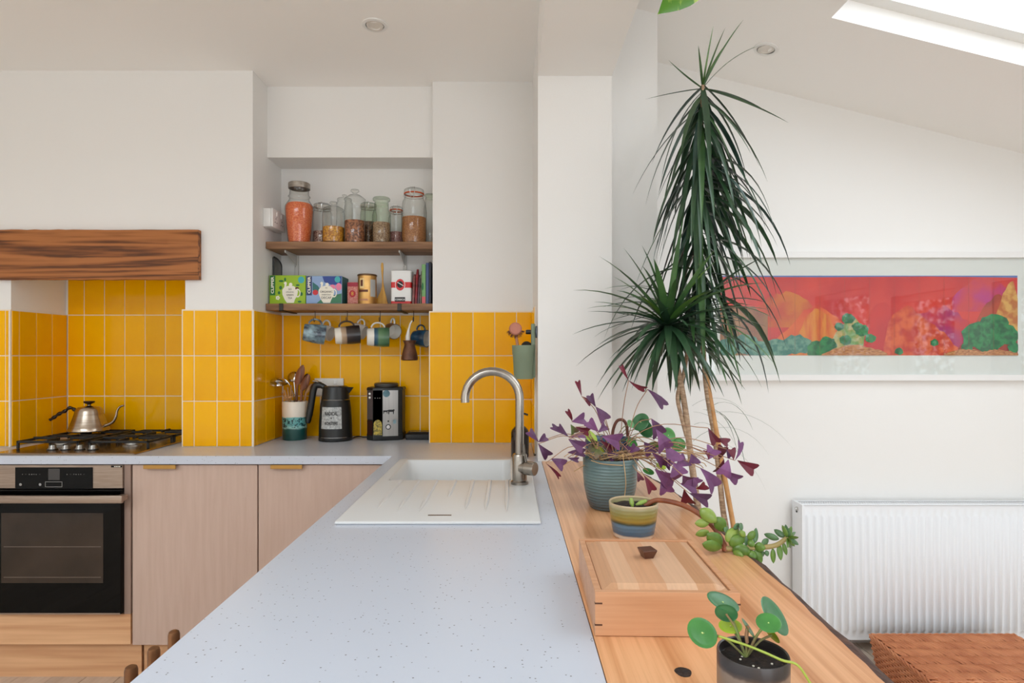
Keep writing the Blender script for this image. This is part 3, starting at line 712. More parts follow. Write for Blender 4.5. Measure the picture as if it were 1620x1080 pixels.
# ---------------------------------------------------------------- jars
def content(name, c1, c2, scale):
    return mat(name, c1, .7, var=c2, vscale=scale * 1.2, bump=1.0, bscale=scale * 1.4, detail=1, contrast=(.40, .60))
def jar(label, cx, D, prof, fill, cmat, cname, lid, glass=GLASS):
    """prof [(half width px, y px)] from the base up; fill = y px of content top"""
    base = ZS1; c = Vector((XX(cx, D), K * D, base))
    j = thing('storage_jar', label, 'jar', c, group='glass jars on the upper shelf')
    pr = [(S(h, D), ZZ(y, D) - base) for h, y in prof]; pr[0] = (pr[0][0], .0008)
    full = [(0, .0008)] + pr
    MB().lathe(full, 36, c=c).build('glass_body', glass, j, angle=50)
    if fill:
        zf = ZZ(fill, D) - base; inn = [(0, .004)]; last = None
        for r_, z_ in pr:
            if z_ >= zf: break
            inn.append((r_ - .0035, max(z_, .004))); last = r_
        # radius at fill
        for (ra, za), (rb_, zb_) in zip(pr[:-1], pr[1:]):
            if za <= zf <= zb_: last = ra + (rb_ - ra) * (zf - za) / max(1e-6, zb_ - za)
        inn += [(last - .0035, zf), (last * .55, zf + .003), (0, zf + .004)]
        MB().lathe(inn, 32, c=c).build(cname, cmat, j, angle=50)
    topr, topz = pr[-1]
    lc = c + Vector((0, 0, topz))
    if lid[0] == 'screw':
        h = S(lid[1], D)
        MB().lathe([(0, h), (topr * 1.02, h), (topr * 1.09, h - .003), (topr * 1.09, .001), (topr * 1.02, 0)], 36, c=lc).build('lid', STEEL, j)
    elif lid[0] == 'clip':
        h = S(lid[1], D)
        l_ = MB().lathe([(0, h), (topr * .9, h), (topr * 1.05, h - .004), (topr * 1.08, .006), (topr * .98, .003)], 36, c=lc).build('lid', glass, j, angle=50)
        MB().lathe([(topr * 1.0, -.001), (topr * 1.09, 0), (topr * 1.09, .0055), (topr * 1.0, .006)], 36, c=lc).build('seal', lid[2], l_)
        w = MB(); q = topr * 1.13
        w.tube([lc + Vector((q * math.cos(a), q * math.sin(a), -.008)) for a in [2 * math.pi * i / 32 for i in range(33)]], .0014, 6)
        w.tube([lc + Vector(p) for p in ((-.009, -q, -.008), (-.011, -q - .003, h * .5), (-.009, -q * .8, h + .002), (.009, -q * .8, h + .002), (.011, -q - .003, h * .5), (.009, -q, -.008), (.006, -q - .003, -.026), (-.006, -q - .003, -.026), (-.009, -q, -.008))], .0015, 6)
        w.build('wire_clip', CHROME, j)
    elif lid[0] == 'knob':
        h = S(lid[1], D); kr = S(lid[2], D)
        l_ = MB().lathe([(topr * 1.12, -.002), (topr * 1.14, .004), (topr * 1.05, .008), (topr * .6, h * .45), (kr * .55, h * .55), (kr * .5, h * .66), (kr, h * .82), (kr * .85, h * .97), (0, h)], 36, c=lc).build('lid', glass, j, angle=60)
    elif lid[0] == 'cork':
        h = S(lid[1], D)
        MB().lathe([(topr * .95, -.01), (topr * .95, h * .4), (topr * 1.2, h * .5), (topr * 1.22, h * .8), (topr * 1.1, h), (0, h)], 36, c=lc).build('stopper', GLASSG, j, angle=50)
    return j
ORANGE = mat('orange_rubber', (196, 84, 40), .5)
CLEARR = mat('white_rubber', (205, 200, 190), .5)
lent = content('red_lentils', (246, 140, 84), (226, 92, 40), 170)
beans = content('speckled_beans', (196, 166, 150), (120, 78, 66), 110)
yel = content('yellow_pasta', (226, 164, 44), (176, 108, 20), 110)
nut = content('brown_flakes', (176, 112, 72), (110, 62, 36), 90)
nut2 = content('dark_grains', (140, 92, 62), (90, 54, 36), 110)
pale = content('pale_grains', (186, 150, 122), (140, 100, 76), 140)
pink = content('pink_salt', (206, 160, 150), (160, 104, 98), 160)
amb = content('amber_grains', (186, 126, 70), (150, 92, 44), 190)
jar('tall steel-lidded glass jar full of orange lentils, leftmost on the shelf', 473.5, 3.225, [(16.5, 382), (17.5, 380), (19.5, 360), (21.8, 333), (21.5, 327), (18, 321), (15.3, 317), (15, 313), (17, 311.5), (15, 309), (14.5, 303), (15.3, 299.5)], 323, lent, 'lentils', ('screw', 9.5))
jar('clip-top glass jar with a little speckled pink beans, beside orange lentils', 510, 3.305, [(14.5, 382), (15, 380), (15, 338), (12.5, 333), (12.5, 329)], 367, beans, 'beans', ('clip', 6, CLEARR))
jar('squat knob-lidded glass jar half full of yellow pasta', 527.5, 3.215, [(16.5, 382), (17.3, 380), (17.3, 340), (16, 334), (14.5, 333)], 360, yel, 'pasta', ('knob', 14, 6))
jar('clear empty glass jar standing behind the yellow pasta jar', 545, 3.32, [(12, 382), (12.5, 380), (12.5, 322), (10, 317)], None, None, None, ('knob', 9, 4))
jar('tall apothecary jar with round glass knob, half full of brown flakes', 561.5, 3.222, [(16.0, 382), (16.5, 380), (16.5, 328), (15.2, 324), (15.8, 321), (14.8, 317)], 350, nut, 'flakes', ('knob', 17.5, 6.8))
jar('short clip-top jar of dark grains between apothecary jar and green-lidded jar', 583, 3.327, [(12.5, 382), (13, 380), (13, 340), (11.5, 331), (11.5, 327)], 352, nut2, 'grains', ('clip', 5, CLEARR), GLASSG)
jar('wide-neck jar with pale green glass stopper and pale grains', 603.5, 3.215, [(14, 382), (14.6, 380), (14.6, 341), (12.8, 335), (11.2, 331), (11.2, 322)], 353, pale, 'grains', ('cork', 9), GLASSG)
jar('small orange-sealed clip jar of pink salt', 627, 3.315, [(12, 382), (12.5, 380), (12.5, 346), (9.5, 338), (9.5, 334)], 368, pink, 'salt', ('clip', 6.5, ORANGE))
jar('big orange-sealed clip jar of amber grains, largest on the right', 655, 3.235, [(18.5, 382), (19.8, 377), (20, 335), (18, 320), (15, 314), (14.6, 308)], 345, amb, 'grains', ('clip', 8.5, ORANGE))
jar('tall clear glass jar at the right end of upper shelf', 681, 3.31, [(10, 382), (10.5, 380), (10.5, 330), (8, 321), (8, 312)], None, None, None, ('cork', 4))

# ---------------------------------------------------------------- lower shelf goods
def carton(label, px0, px1, py, D, depth, m, name='tea_box', cat='box', pyb=480):
    x0, x1 = XX(px0, D), XX(px1, D); z1_ = ZZ(py, D)
    o = thing(name, label, cat, ((x0 + x1) / 2, K * D, ZS2))
    MB().box(x0, x1, K * D, K * D + depth, ZS2 + .0006, z1_, .0012, 1).build('carton', m, o, smooth=False)
    return o, x0, x1, K * D - .0004, z1_
def patch(pts, m, par, y, name='print_patch'):
    q = MB(); q._add([(x, y, z) for x, z in pts], [tuple(range(len(pts)))]); return q.build(name, m, par, smooth=False, recalc=False)
def ell(cx, cz, rx, rz, n=20): return [(cx + rx * math.cos(2 * math.pi * i / n), cz + rz * math.sin(2 * math.pi * i / n)) for i in range(n)]
D_ = 3.19
def tp_(px, py): return (XX(px, D_), ZZ(py, D_))
def rect(px0, px1, py0, py1): return [tp_(px0, py1), tp_(px1, py1), tp_(px1, py0), tp_(px0, py0)]
GRN = mat('lime_print', (150, 186, 20), .45); DGRN = mat('dark_green_print', (22, 104, 48), .45); TEALP = mat('turquoise_print', (60, 170, 176), .45)
NAVY = mat('navy_print', (30, 44, 92), .45); SKYB = mat('sky_blue_print', (140, 166, 206), .45); ROYAL = mat('royal_blue_print', (34, 62, 140), .45); PINKP = mat('pink_print', (232, 128, 160), .45); REDP = mat('red_print', (200, 40, 50), .45); DTEAL = mat('dark_teal_print', (34, 104, 104), .45)
def teapot(cx, par, y):
    patch([tp_(cx + a, b_) for a, b_ in ((-9, 474), (-12.5, 466), (-13, 459), (-10, 455), (-5.5, 452.5), (0, 451.5), (5.5, 452.5), (10, 456), (12, 461), (10.5, 468), (7, 474), (5.5, 479), (-5.5, 479))], PAPER, par, y, 'teapot_print')
    patch(ell(*tp_(cx + .5, 450), S(2.8, D_), S(2.8, D_)), PAPER, par, y - .0004, 'teapot_lid_print')
    patch([tp_(cx + a, b_) for a, b_ in ((-12, 463), (-12.5, 458), (-9.5, 454), (-9, 450), (-10.5, 447.5), (-8, 445.3), (-5.5, 447), (-6, 451), (-8, 456))], PAPER, par, y - .0008, 'teapot_spout_print')
    q = MB(); q.lathe([(S(3.2, D_), 0), (S(4.6, D_), 0)], 20, M=Matrix.Translation((XX(cx + 11.5, D_), y - .0012, ZZ(463.5, D_))) @ Matrix.Rotation(R(90), 4, 'X') @ Matrix.Scale(1.5, 4, (0, 1, 0))); q.build('teapot_handle_print', PAPER, par, smooth=False)
g_, x0, x1, yy, z1_ = carton('lime green tea box with teapot print', 426.3, 483.3, 435.3, D_, .05, GRN)
ft = front
patch(rect(427.2, 435.5, 435.8, 467), DGRN, g_, yy)
lettering('CLIPPER', .0175, front(XX(431.3, D_), yy - .0004, ZZ(451, D_), R(90)), PAPER, g_, bold=.0006, squash=1.25)
for a, b_, rx, rz in ((445, 444.5, 4, 1.6), (451, 442, 1.6, 3), (444, 455, 2.4, 3), (441.5, 463, 2, 2.6), (471, 451, 3, 1.4), (477, 465, 2, 3), (456, 477, 3, 1.4), (474, 477, 3, 1.5)): patch(ell(*tp_(a, b_), S(rx, D_), S(rz, D_)), DGRN, g_, yy, 'leaf_print')
patch(ell(*tp_(476.5, 442.5), S(5, D_), S(5.4, D_)), TEALP, g_, yy)
for k in range(5): patch(ell(XX(439.5, D_) + .0062 * math.cos(k * 1.257), ZZ(471, D_) + .0062 * math.sin(k * 1.257), .0042, .0042), PAPER, g_, yy, 'flower_print')
teapot(459.5, g_, yy - .0003)
patch(ell(*tp_(470, 456), S(3, D_), S(2.2, D_)), mat('brown_print', (96, 44, 24), .5), g_, yy - .0004)
for t_, py, sz in (('SO', 457.5, .012), ('ORGANIC', 462, .0085), ('GREEN', 466.5, .011), ('TEA', 471.5, .012)): lettering(t_, sz, front(XX(459, D_), yy - .0018, ZZ(py, D_)), INK, g_)
b_, x0, x1, yy, z1_ = carton('blue and teal tea box with teapot print beside the lime one', 484.2, 541, 436.3, D_, .115, DTEAL)
patch(rect(484.6, 541, 436.6, 479.8), SKYB, b_, yy + .0001)
patch([tp_(*p) for p in ((510, 437), (540.5, 437), (540.5, 449), (525, 451), (513, 446))], ROYAL, b_, yy)
patch([tp_(*p) for p in ((494.5, 446), (503, 452), (508, 460), (497, 462), (494.5, 458))], DTEAL, b_, yy); patch([tp_(*p) for p in ((501, 479.5), (512, 470), (540.5, 464), (540.5, 479.5))], mat('leaf_green_print', (54, 120, 84), .45), b_, yy)
patch(rect(485, 493.5, 436.8, 467), NAVY, b_, yy); patch(rect(485, 493.5, 469, 479), SKYB, b_, yy)
lettering('CLIPPER', .0175, front(XX(489.3, D_), yy - .0004, ZZ(451, D_), R(90)), PAPER, b_, bold=.0006, squash=1.25)
patch(ell(*tp_(499, 462.5), S(4.5, D_), S(4.2, D_)), REDP, b_, yy - .0001)
patch(ell(*tp_(536, 453.5), S(4.6, D_), S(6, D_)), PINKP, b_, yy - .0001); patch(ell(*tp_(526, 454), S(5, D_), S(4, D_)), PINKP, b_, yy - .0001)
patch(ell(*tp_(534, 442), S(4.6, D_), S(5, D_)), TEALP, b_, yy - .0001)
teapot(517, b_, yy - .0003)
for t_, py, sz in (('SO', 455.5, .008), ('ORGANIC', 461.5, .013), ('EVERYDAY', 466.2, .009), ('DECAF', 471, .0155)): lettering(t_, sz, front(XX(516.5, D_), yy - .0018, ZZ(py, D_)), INK, b_)
# red box
D_ = 3.24
r_, x0, x1, yy, z1_ = carton('small red patterned box between blue tea box and gold tin', 549.5, 567, 446.3, D_, .06, mat('coral_print', (206, 92, 84), .5, var=(232, 168, 150), vscale=160), 'tea_box')
patch(rect(549.8, 566.7, 446.8, 453), mat('crimson_print', (176, 40, 62), .5), r_, yy); patch(ell(*tp_(557.5, 464.5), S(5.2, D_), S(5.6, D_)), REDP, r_, yy)
lettering('8', .024, front(XX(557.5, D_), yy - .0004, ZZ(464.5, D_)), mat('yellow_print', (240, 190, 60), .5), r_)
# gold tin
D_ = 3.235; c = Vector((XX(581, D_), K * D_, ZS2)); gt = thing('gold_tin', 'round gold tin with brown lid on the lower shelf', 'tin', c)
rr = S(14.6, D_); hh = ZZ(437, D_) - ZS2
GOLD = mat('gold_tin', (214, 170, 104), .3, metal=.75, var=(190, 140, 78), vscale=14, bump=.0)
bd = MB().lathe([(0, .0006), (rr, .0006), (rr, hh), (0, hh)], 40, c=c).build('body', GOLD, gt, angle=40)
MB().lathe([(rr * .99, hh - .001), (rr * 1.05, hh), (rr * 1.05, hh + .006), (rr * .98, hh + .008), (0, hh + .008)], 40, c=c).build('lid', mat('tin_lid', (104, 76, 50), .4, metal=.5), gt)
def curved(par, a0, a1, z0_, z1_, m, rad, c, name):
    q = MB(); n_ = 10; vs = []; fs_ = []
    for i in range(n_ + 1):
        a = R(a0 + (a1 - a0) * i / n_); vs += [(c.x + rad * math.cos(a), c.y + rad * math.sin(a), c.z + z0_), (c.x + rad * math.cos(a), c.y + rad * math.sin(a), c.z + z1_)]
    for i in range(n_): fs_.append((2 * i, 2 * i + 2, 2 * i + 3, 2 * i + 1))
    q._add(vs, fs_); return q.build(name, m, par, recalc=False)
curved(bd, -58, -18, .035, hh * .86, mat('silver_print', (176, 176, 172), .4), rr + .0005, c, 'label_panel')
curved(bd, -128, -96, hh * .55, hh * .9, mat('pale_gold', (236, 206, 146), .4), rr + .0005, c, 'label_panel')
curved(bd, -120, -104, hh * .62, hh * .84, mat('brown_print', (96, 44, 24), .5), rr + .0008, c, 'figure_print')
curved(bd, -132, -72, hh * .42, hh * .50, MATS['brown_print'], rr + .0005, c, 'print_line')
curved(bd, -132, -72, .016, hh * .18, mat('tin_band', (186, 128, 96), .4), rr + .0005, c, 'print_line')
# wooden scraper
D_ = 3.27
scr = thing('wooden_spatula', 'yellow wooden spatula standing blade down against the shelf wall', 'spatula', V(602, 480, D_))
out = [(591.5, 480.5), (597, 471), (602, 461), (604.2, 452), (604.4, 442), (603.4, 432), (602.6, 420), (603.2, 416), (604.6, 415), (606, 416.2), (606.4, 424), (605.8, 436), (606.2, 446), (608, 458), (610.5, 468), (613.3, 480.5)]
zsp = ZS2 + .0006
MB().prism(out, lambda u, v: (XX(u, D_), K * D_, max(zsp, ZZ(v, D_))), lambda u, v: (XX(u, D_), K * D_ + .008, max(zsp, ZZ(v, D_)))).build('blade_and_handle', wood('boxwood', (196, 136, 40), (228, 176, 74), 'z', 9, .5), scr, smooth=False)
# white tin
D_ = 3.205
wtn = thing('coffee_tin', 'white rectangular tin with red band and oval emblem', 'tin', V(634, 480, D_))
x0, x1 = XX(618.3, D_), XX(650.4, D_); TW = mat('white_tin', (232, 232, 230), .28)
yy = K * D_; zl = ZZ(430.5, D_)
MB().loft([rrect(x0, x1, yy, yy + .075, .008, ZS2 + .0006, 4), rrect(x0, x1, yy, yy + .075, .008, zl, 4)]).build('body', TW, wtn)
MB().loft([rrect(x0 - .001, x1 + .001, yy - .001, yy + .076, .009, zl, 4), rrect(x0 - .001, x1 + .001, yy - .001, yy + .076, .009, ZZ(428, D_), 4), rrect(x0 + .004, x1 - .004, yy + .004, yy + .071, .008, ZZ(427, D_), 4)]).build('lid', TW, wtn)
RB = mat('tin_red', (206, 34, 34), .35)
for a, b2 in ((446, 455), (476.2, 480)):
    MB().loft([rrect(x0 - .0004, x1 + .0004, yy - .0004, yy + .0754, .0084, max(ZS2 + .0008, ZZ(b2, D_)), 4), rrect(x0 - .0004, x1 + .0004, yy - .0004, yy + .0754, .0084, ZZ(a, D_), 4)]).build('red_band', RB, wtn)
yy -= .0008
patch(ell(*tp_(633, 450.3), S(8, D_), S(10, D_)), TW, wtn, yy, 'emblem_ring'); patch(ell(*tp_(633, 450.3), S(7.2, D_), S(9.2, D_)), RB, wtn, yy - .0002, 'emblem')
patch(ell(*tp_(633, 449.8), S(4.8, D_), S(5.4, D_)), INK, wtn, yy - .0004, 'emblem_head'); patch([tp_(*p) for p in ((628.5, 446.8), (629, 446), (638.5, 451.4), (638, 452.4))], TW, wtn, yy - .0006, 'emblem_stripe')
patch(rect(624.5, 641, 470, 477), INK, wtn, yy, 'name_panel'); lettering('CORSICA', .0115, front(XX(632.8, D_), yy - .0005, ZZ(473.8, D_)), TW, wtn, squash=.95, bold=.0003)
# packets
for i, (px, w_, top, tilt, col, lb) in enumerate(((653.4, 3.6, 433, 2, (150, 96, 92), 'narrow brown packet leaning beside the white tin'), (657.4, 3.6, 425, 2.5, (176, 44, 56), 'red packet standing between brown and purple packets'), (661.2, 3.4, 434, 3, (126, 96, 112), 'purple packet leaning to the right beside books'), (664.6, 3.0, 428, 2, (204, 190, 172), 'cream packet standing next to the green book'))):
    D_ = 3.21 + .012 * i; c = V(px, 480, D_); c.z = ZS2 + .0006
    pk = thing('packet', lb, 'packet', c, group='small packets on the lower shelf'); pk.rotation_euler = (0, R(tilt), 0)
    h = ZZ(top, D_) - ZS2; w2 = S(w_, D_) / 2; q = MB(); q.loft([rrect(-w2, w2, 0, .05, .003, 0.0, 2), rrect(-w2 * .95, w2 * .95, .002, .048, .003, h * .82, 2), rrect(-w2 * .8, w2 * .8, .02, .03, .002, h, 2)])
    q.build('pouch', mat('packet_%d' % i, col, .4, var=tuple(int(v * .6) for v in col), vscale=40, bump=.4, bscale=60), pk, world=False)
for i, (px, w_, top, col, lb) in enumerate(((670.3, 6.0, 418, (120, 168, 104), 'pale green book with pink foot standing on the lower shelf'), (676.0, 4.6, 415.5, (66, 84, 128), 'slate blue book beside the green one'), (680.2, 3.4, 414, (28, 30, 44), 'dark navy book at the right end of lower shelf'))):
    D_ = 3.20; x0, x1 = XX(px - w_ / 2, D_), XX(px + w_ / 2, D_)
    bk = thing('book', lb, 'book', ((x0 + x1) / 2, K * D_, ZS2), group='books on the lower shelf')
    m = mat('book_cover_%d' % i, col, .5); z1_ = ZZ(top, D_)
    MB().box(x0, x1, K * D_, K * D_ + .003, ZS2 + .0006, z1_, .001, 1).build('spine', m, bk)
    MB().box(x0, x0 + .002, K * D_ + .002, K * D_ + .12, ZS2 + .0006, z1_).build('cover', m, bk, smooth=False); MB().box(x1 - .002, x1, K * D_ + .002, K * D_ + .12, ZS2 + .0006, z1_).build('cover', m, bk, smooth=False)
    MB().box(x0 + .002, x1 - .002, K * D_ + .003, K * D_ + .117, ZS2 + .003, z1_ - .003).build('pages', PAPER, bk, smooth=False)
    if i == 0:
        patch(rect(667.6, 673, 469, 479.6), mat('pink_foot', (220, 96, 104), .5), bk, K * D_ - .0004); patch(ell(*tp_(668.6, 453), S(1.6, D_), S(6, D_)), DGRN, bk, K * D_ - .0004)
# black rimmed metal tray standing on end
XT = -1.1325
tr = thing('metal_tray', 'grey metal tray with black rim standing behind the lime tea box', 'tray', (XT, K * 3.31, ZS2))
zq = ZS2 + .0008; ztop = ZZ(406.5, 3.26)
oo = [(K * 3.256, zq), (K * 3.256, ztop - .004), (K * 3.260, ztop)] + [(K * (3.262 + .104 * math.sin(R(a))), ztop - .034 * (1 - math.cos(R(a)))) for a in (15, 30, 45, 60, 75, 90)] + [(K * 3.366, zq)]
MB().prism(oo, lambda u, v: (XT, u, v), lambda u, v: (XT + .006, u, v)).build('panel', mat('tray_metal', (128, 124, 118), .35, metal=.8, var=(96, 92, 88), vscale=12), tr, smooth=False)
MB().tube([Vector((XT + .005, y_, max(z_, zq + .004))) for y_, z_ in oo], .0042, 8).build('rim', BLACKP, tr)

# ---------------------------------------------------------------- sockets
x0 = -1.1335; sb = thing('double_socket', 'white surface-mounted double socket on chimney side above the shelf', 'socket', (x0, K * 3.21, ZZ(343, 3.131)))
ya, yb = K * 3.131, K * 3.297; za, zb = ZZ(358, 3.131), ZZ(329, 3.131)
MB().box(x0, x0 + .036, ya, yb, za, zb, .003, 2).build('back_box', WHITEP, sb); MB().box(x0 + .0362, x0 + .046, ya - .001, yb + .001, za - .001, zb + .001, .003, 2).build('face_plate', WHITEP, sb)
for f in (.32, .68):
    y_ = ya + (yb - ya) * f; MB().box(x0 + .0455, x0 + .050, y_ - .006, y_ + .006, zb - .030, zb - .010, .001, 1).build('rocker', WHITEP, sb)
for y_ in (ya + .035, ya + .108):
    for dy, dz, w in ((0, -.042, .0026), (-.011, -.060, .0026), (.011, -.060, .0026)): MB().box(x0 + .0458, x0 + .0464, y_ + dy - .003, y_ + dy + .003, zb + dz - w, zb + dz + w).build('pin_hole', INK, sb, smooth=False)
so = thing('double_socket', 'flat white double socket on yellow tiles behind the black kettle', 'socket', V(521, 612, 3.375))
xa, xb, za, zb = XX(498.5, 3.375), XX(544.5, 3.375), ZZ(625, 3.375), ZZ(598, 3.375)
MB().box(xa, xb, y3 - .013, y3 - .0015, za, zb, .003, 2).build('face_plate', mat('socket_white', (222, 218, 210), .4), so)
for f in (.25, .72):
    MB().box(xa + (xb - xa) * f - .006, xa + (xb - xa) * f + .006, y3 - .017, y3 - .012, zb - .028, zb - .010, .001, 1).build('rocker', WHITEP, so)
    MB().box(xa + (xb - xa) * f - .003, xa + (xb - xa) * f + .003, y3 - .0136, y3 - .0125, zb - .046, zb - .04).build('pin_hole', INK, so, smooth=False)
def bandmat(name, stops, length, rough=.35, axis='z', noise=.02, nscale=30, bump=0.0, coat=.2):
    """glaze bands along object axis; stops [(t, colour)] constant-ish ramp over length metres"""
    m = bpy.data.materials.new(name); m.use_nodes = True; MATS[name] = m
    nt = m.node_tree; p = nt.nodes['Principled BSDF']; L = nt.links.new
    tc = N(nt, 'ShaderNodeTexCoord'); sp = N(nt, 'ShaderNodeSeparateXYZ'); L(tc.outputs['Object'], sp.inputs[0])
    mu = N(nt, 'ShaderNodeMath', operation='MULTIPLY'); mu.inputs[1].default_value = 1 / length; L(sp.outputs['xyz'.index(axis)], mu.inputs[0])
    no = N(nt, 'ShaderNodeTexNoise'); no.inputs['Scale'].default_value = nscale; L(tc.outputs['Object'], no.inputs['Vector'])
    ma = N(nt, 'ShaderNodeMath', operation='MULTIPLY_ADD'); ma.inputs[1].default_value = noise * 2; L(no.outputs[0], ma.inputs[0]); L(mu.outputs[0], ma.inputs[2])
    sb_ = N(nt, 'ShaderNodeMath', operation='SUBTRACT'); sb_.inputs[1].default_value = noise; L(ma.outputs[0], sb_.inputs[0])
    cr = N(nt, 'ShaderNodeValToRGB'); e = cr.color_ramp.elements
    e[0].position, e[0].color = stops[0][0], lin(stops[0][1]) + (1,)
    e[1].position, e[1].color = stops[-1][0], lin(stops[-1][1]) + (1,)
    for t, c in stops[1:-1]:
        q = e.new(t); q.color = lin(c) + (1,)
    L(sb_.outputs[0], cr.inputs[0]); L(cr.outputs[0], p.inputs['Base Color'])
    p.inputs['Roughness'].default_value = rough; p.inputs['Coat Weight'].default_value = coat
    if bump:
        wv = N(nt, 'ShaderNodeTexWave'); wv.bands_direction = 'Z'; wv.inputs['Scale'].default_value = 40; wv.inputs['Distortion'].default_value = 1.5
        L(tc.outputs['Object'], wv.inputs['Vector'])
        b = N(nt, 'ShaderNodeBump'); b.inputs['Strength'].default_value = bump; b.inputs['Distance'].default_value = .003; L(wv.outputs[0], b.inputs['Height']); L(b.outputs[0], p.inputs['Normal'])
    return m

# ================================================================ mugs under the lower shelf
def mug(label, px, py, D, rpx, lpx, m, yaw, tilt, handle=True, inside=None, taper=.85, hm=None, roll=0):
    """hangs by its handle: axis horizontal, opening towards +x turned by yaw/tilt"""
    r_, l_ = S(rpx, D), S(lpx, D); c = V(px, py, D)
    o = thing('mug', label, 'mug', c, group='mugs hanging from the lower shelf')
    ax = Vector((math.cos(yaw) * math.cos(tilt), math.sin(yaw) * math.cos(tilt), math.sin(tilt))).normalized()
    up = Vector((0, 0, 1)); up = (up - ax * up.dot(ax)).normalized(); si = ax.cross(up)
    o.rotation_euler = Matrix((up, si, ax)).transposed().to_euler()    # local x = up, z = axis
    h = l_ / 2
    prof = [(0, -h), (r_ * taper * .9, -h), (r_ * taper, -h + .004), (r_ * (taper + 1) / 2 * 1.02, -h * .3), (r_, h * .4), (r_ * .99, h), (r_ * .95, h + .001), (r_ * .91, h)]
    MB().lathe(prof, 32).build('body', m, o, world=False, angle=50)
    MB().lathe([(r_ * .91, h), (r_ * .9, h * .3), (r_ * taper * .88, -h + .008), (0, -h + .006)], 32).build('inside', inside or MATS['mug_white'], o, world=False, angle=50)
    if handle:
        q = l_ * .30; pts = [Vector((r_ * .94 + .021 * math.sin(a) * 1.15, 0, -q * math.cos(a))) for a in [math.pi * i / 14 for i in range(15)]]
        MB().tube(pts, .0052, 10, flat=.8).build('handle', hm or m, o, world=False, angle=60)
    return o
MW = mat('mug_white', (226, 222, 214), .25, coat=.3)
marb = mat('mug_marbled', (150, 178, 188), .25, var=(52, 62, 76), vscale=32, coat=.3, detail=6)
L_ = S(40, 3.22)
banded = bandmat('mug_banded', [(-.42, (222, 214, 200)), (-.18, (222, 214, 200)), (-.16, (168, 142, 116)), (.02, (160, 134, 108)), (.05, (34, 30, 30)), (.5, (26, 24, 26))], L_)
# ramp cannot hold negatives: shift by using positive stops below
def bandmat2(name, stops, length, **k):
    m = bandmat(name, stops, length, **k)
    nt = m.node_tree
    for n_ in nt.nodes:
        if n_.type == 'MATH' and n_.operation == 'SUBTRACT': n_.inputs[1].default_value -= .5
    return m
bpy.data.materials.remove(banded)
banded = bandmat2('mug_banded_glaze', [(0, (226, 220, 208)), (.24, (226, 220, 208)), (.28, (176, 150, 122)), (.44, (162, 136, 110)), (.48, (52, 40, 36)), (1, (28, 26, 28))], L_)
greenb = bandmat2('mug_green_glaze', [(0, (226, 222, 212)), (.30, (226, 222, 212)), (.33, (34, 74, 100)), (.46, (40, 86, 104)), (.54, (96, 132, 92)), (.8, (72, 112, 76)), (1, (60, 92, 66))], S(34, 3.22))
blueg = mat('mug_blue', (34, 84, 116), .25, var=(18, 44, 66), vscale=26, coat=.4)
for px in (498.5, 549.5, 601.5, 654.5): hook(px, 3.225)
mug('marbled blue-grey mug hanging from the first hook', 497, 527.5, 3.212, 15.5, 33, marb, R(20), R(-8))
mug('white mug peeking out behind the marbled blue-grey one', 514, 525.5, 3.315, 12, 22, MW, R(-15), R(-14), hm=MW)
mug('mug banded white, tan and black on second hook', 549.5, 530, 3.212, 14.8, 38, banded, R(18), R(5), inside=INK, hm=mat('mug_dark_handle', (60, 44, 36), .3))
mug('white mug peeking out behind the black-banded one', 567.5, 523, 3.315, 11.5, 20, MW, R(-10), R(-20), hm=MW)
mug('mug glazed white, blue and green on third hook', 598, 533, 3.212, 15.5, 34, greenb, R(14), R(0), hm=MW)
mug('small white-lined brown mug turned mouth outward beside green mug', 620, 523, 3.30, 12.5, 18, mat('mug_brown', (120, 84, 52), .3, coat=.3), R(-48), R(-12), hm=MW)
mug('deep blue glazed mug on the rightmost hook', 665, 535, 3.287, 13.8, 24, blueg, R(-20), R(-4))
# copper coffee pot with white handle
D_ = 3.205
cz = thing('coffee_pot', 'small brown copper coffee pot hanging by its long white handle', 'pot', V(648, 570, D_))
c = V(648, 570, D_)
cop = mat('old_copper', (116, 76, 54), .42, metal=.45, var=(78, 48, 34), vscale=30)
pr = [(0, 0), (11.5, 0), (13.2, 1.5), (13, 5), (11.5, 12), (9, 21), (8.2, 25), (9.5, 29), (11, 31.5), (10.2, 31.5), (7.6, 25.5), (8.4, 21), (10.8, 12), (12, 5), (11, 2), (0, 1.5)]
MB().lathe([(S(a, D_), S(b_, D_)) for a, b_ in pr], 32, M=Matrix.Translation(c) @ Matrix.Rotation(R(0), 4, 'Z')).build('body', cop, cz, angle=50)
MB().tube([V(645.5, 545, D_), V(645, 532, D_), V(646.5, 522, D_), V(649, 512, D_), V(652, 507, D_)], [.012, .0105, .006, .004, .0035], 12).build('handle', MW, cz, angle=60)

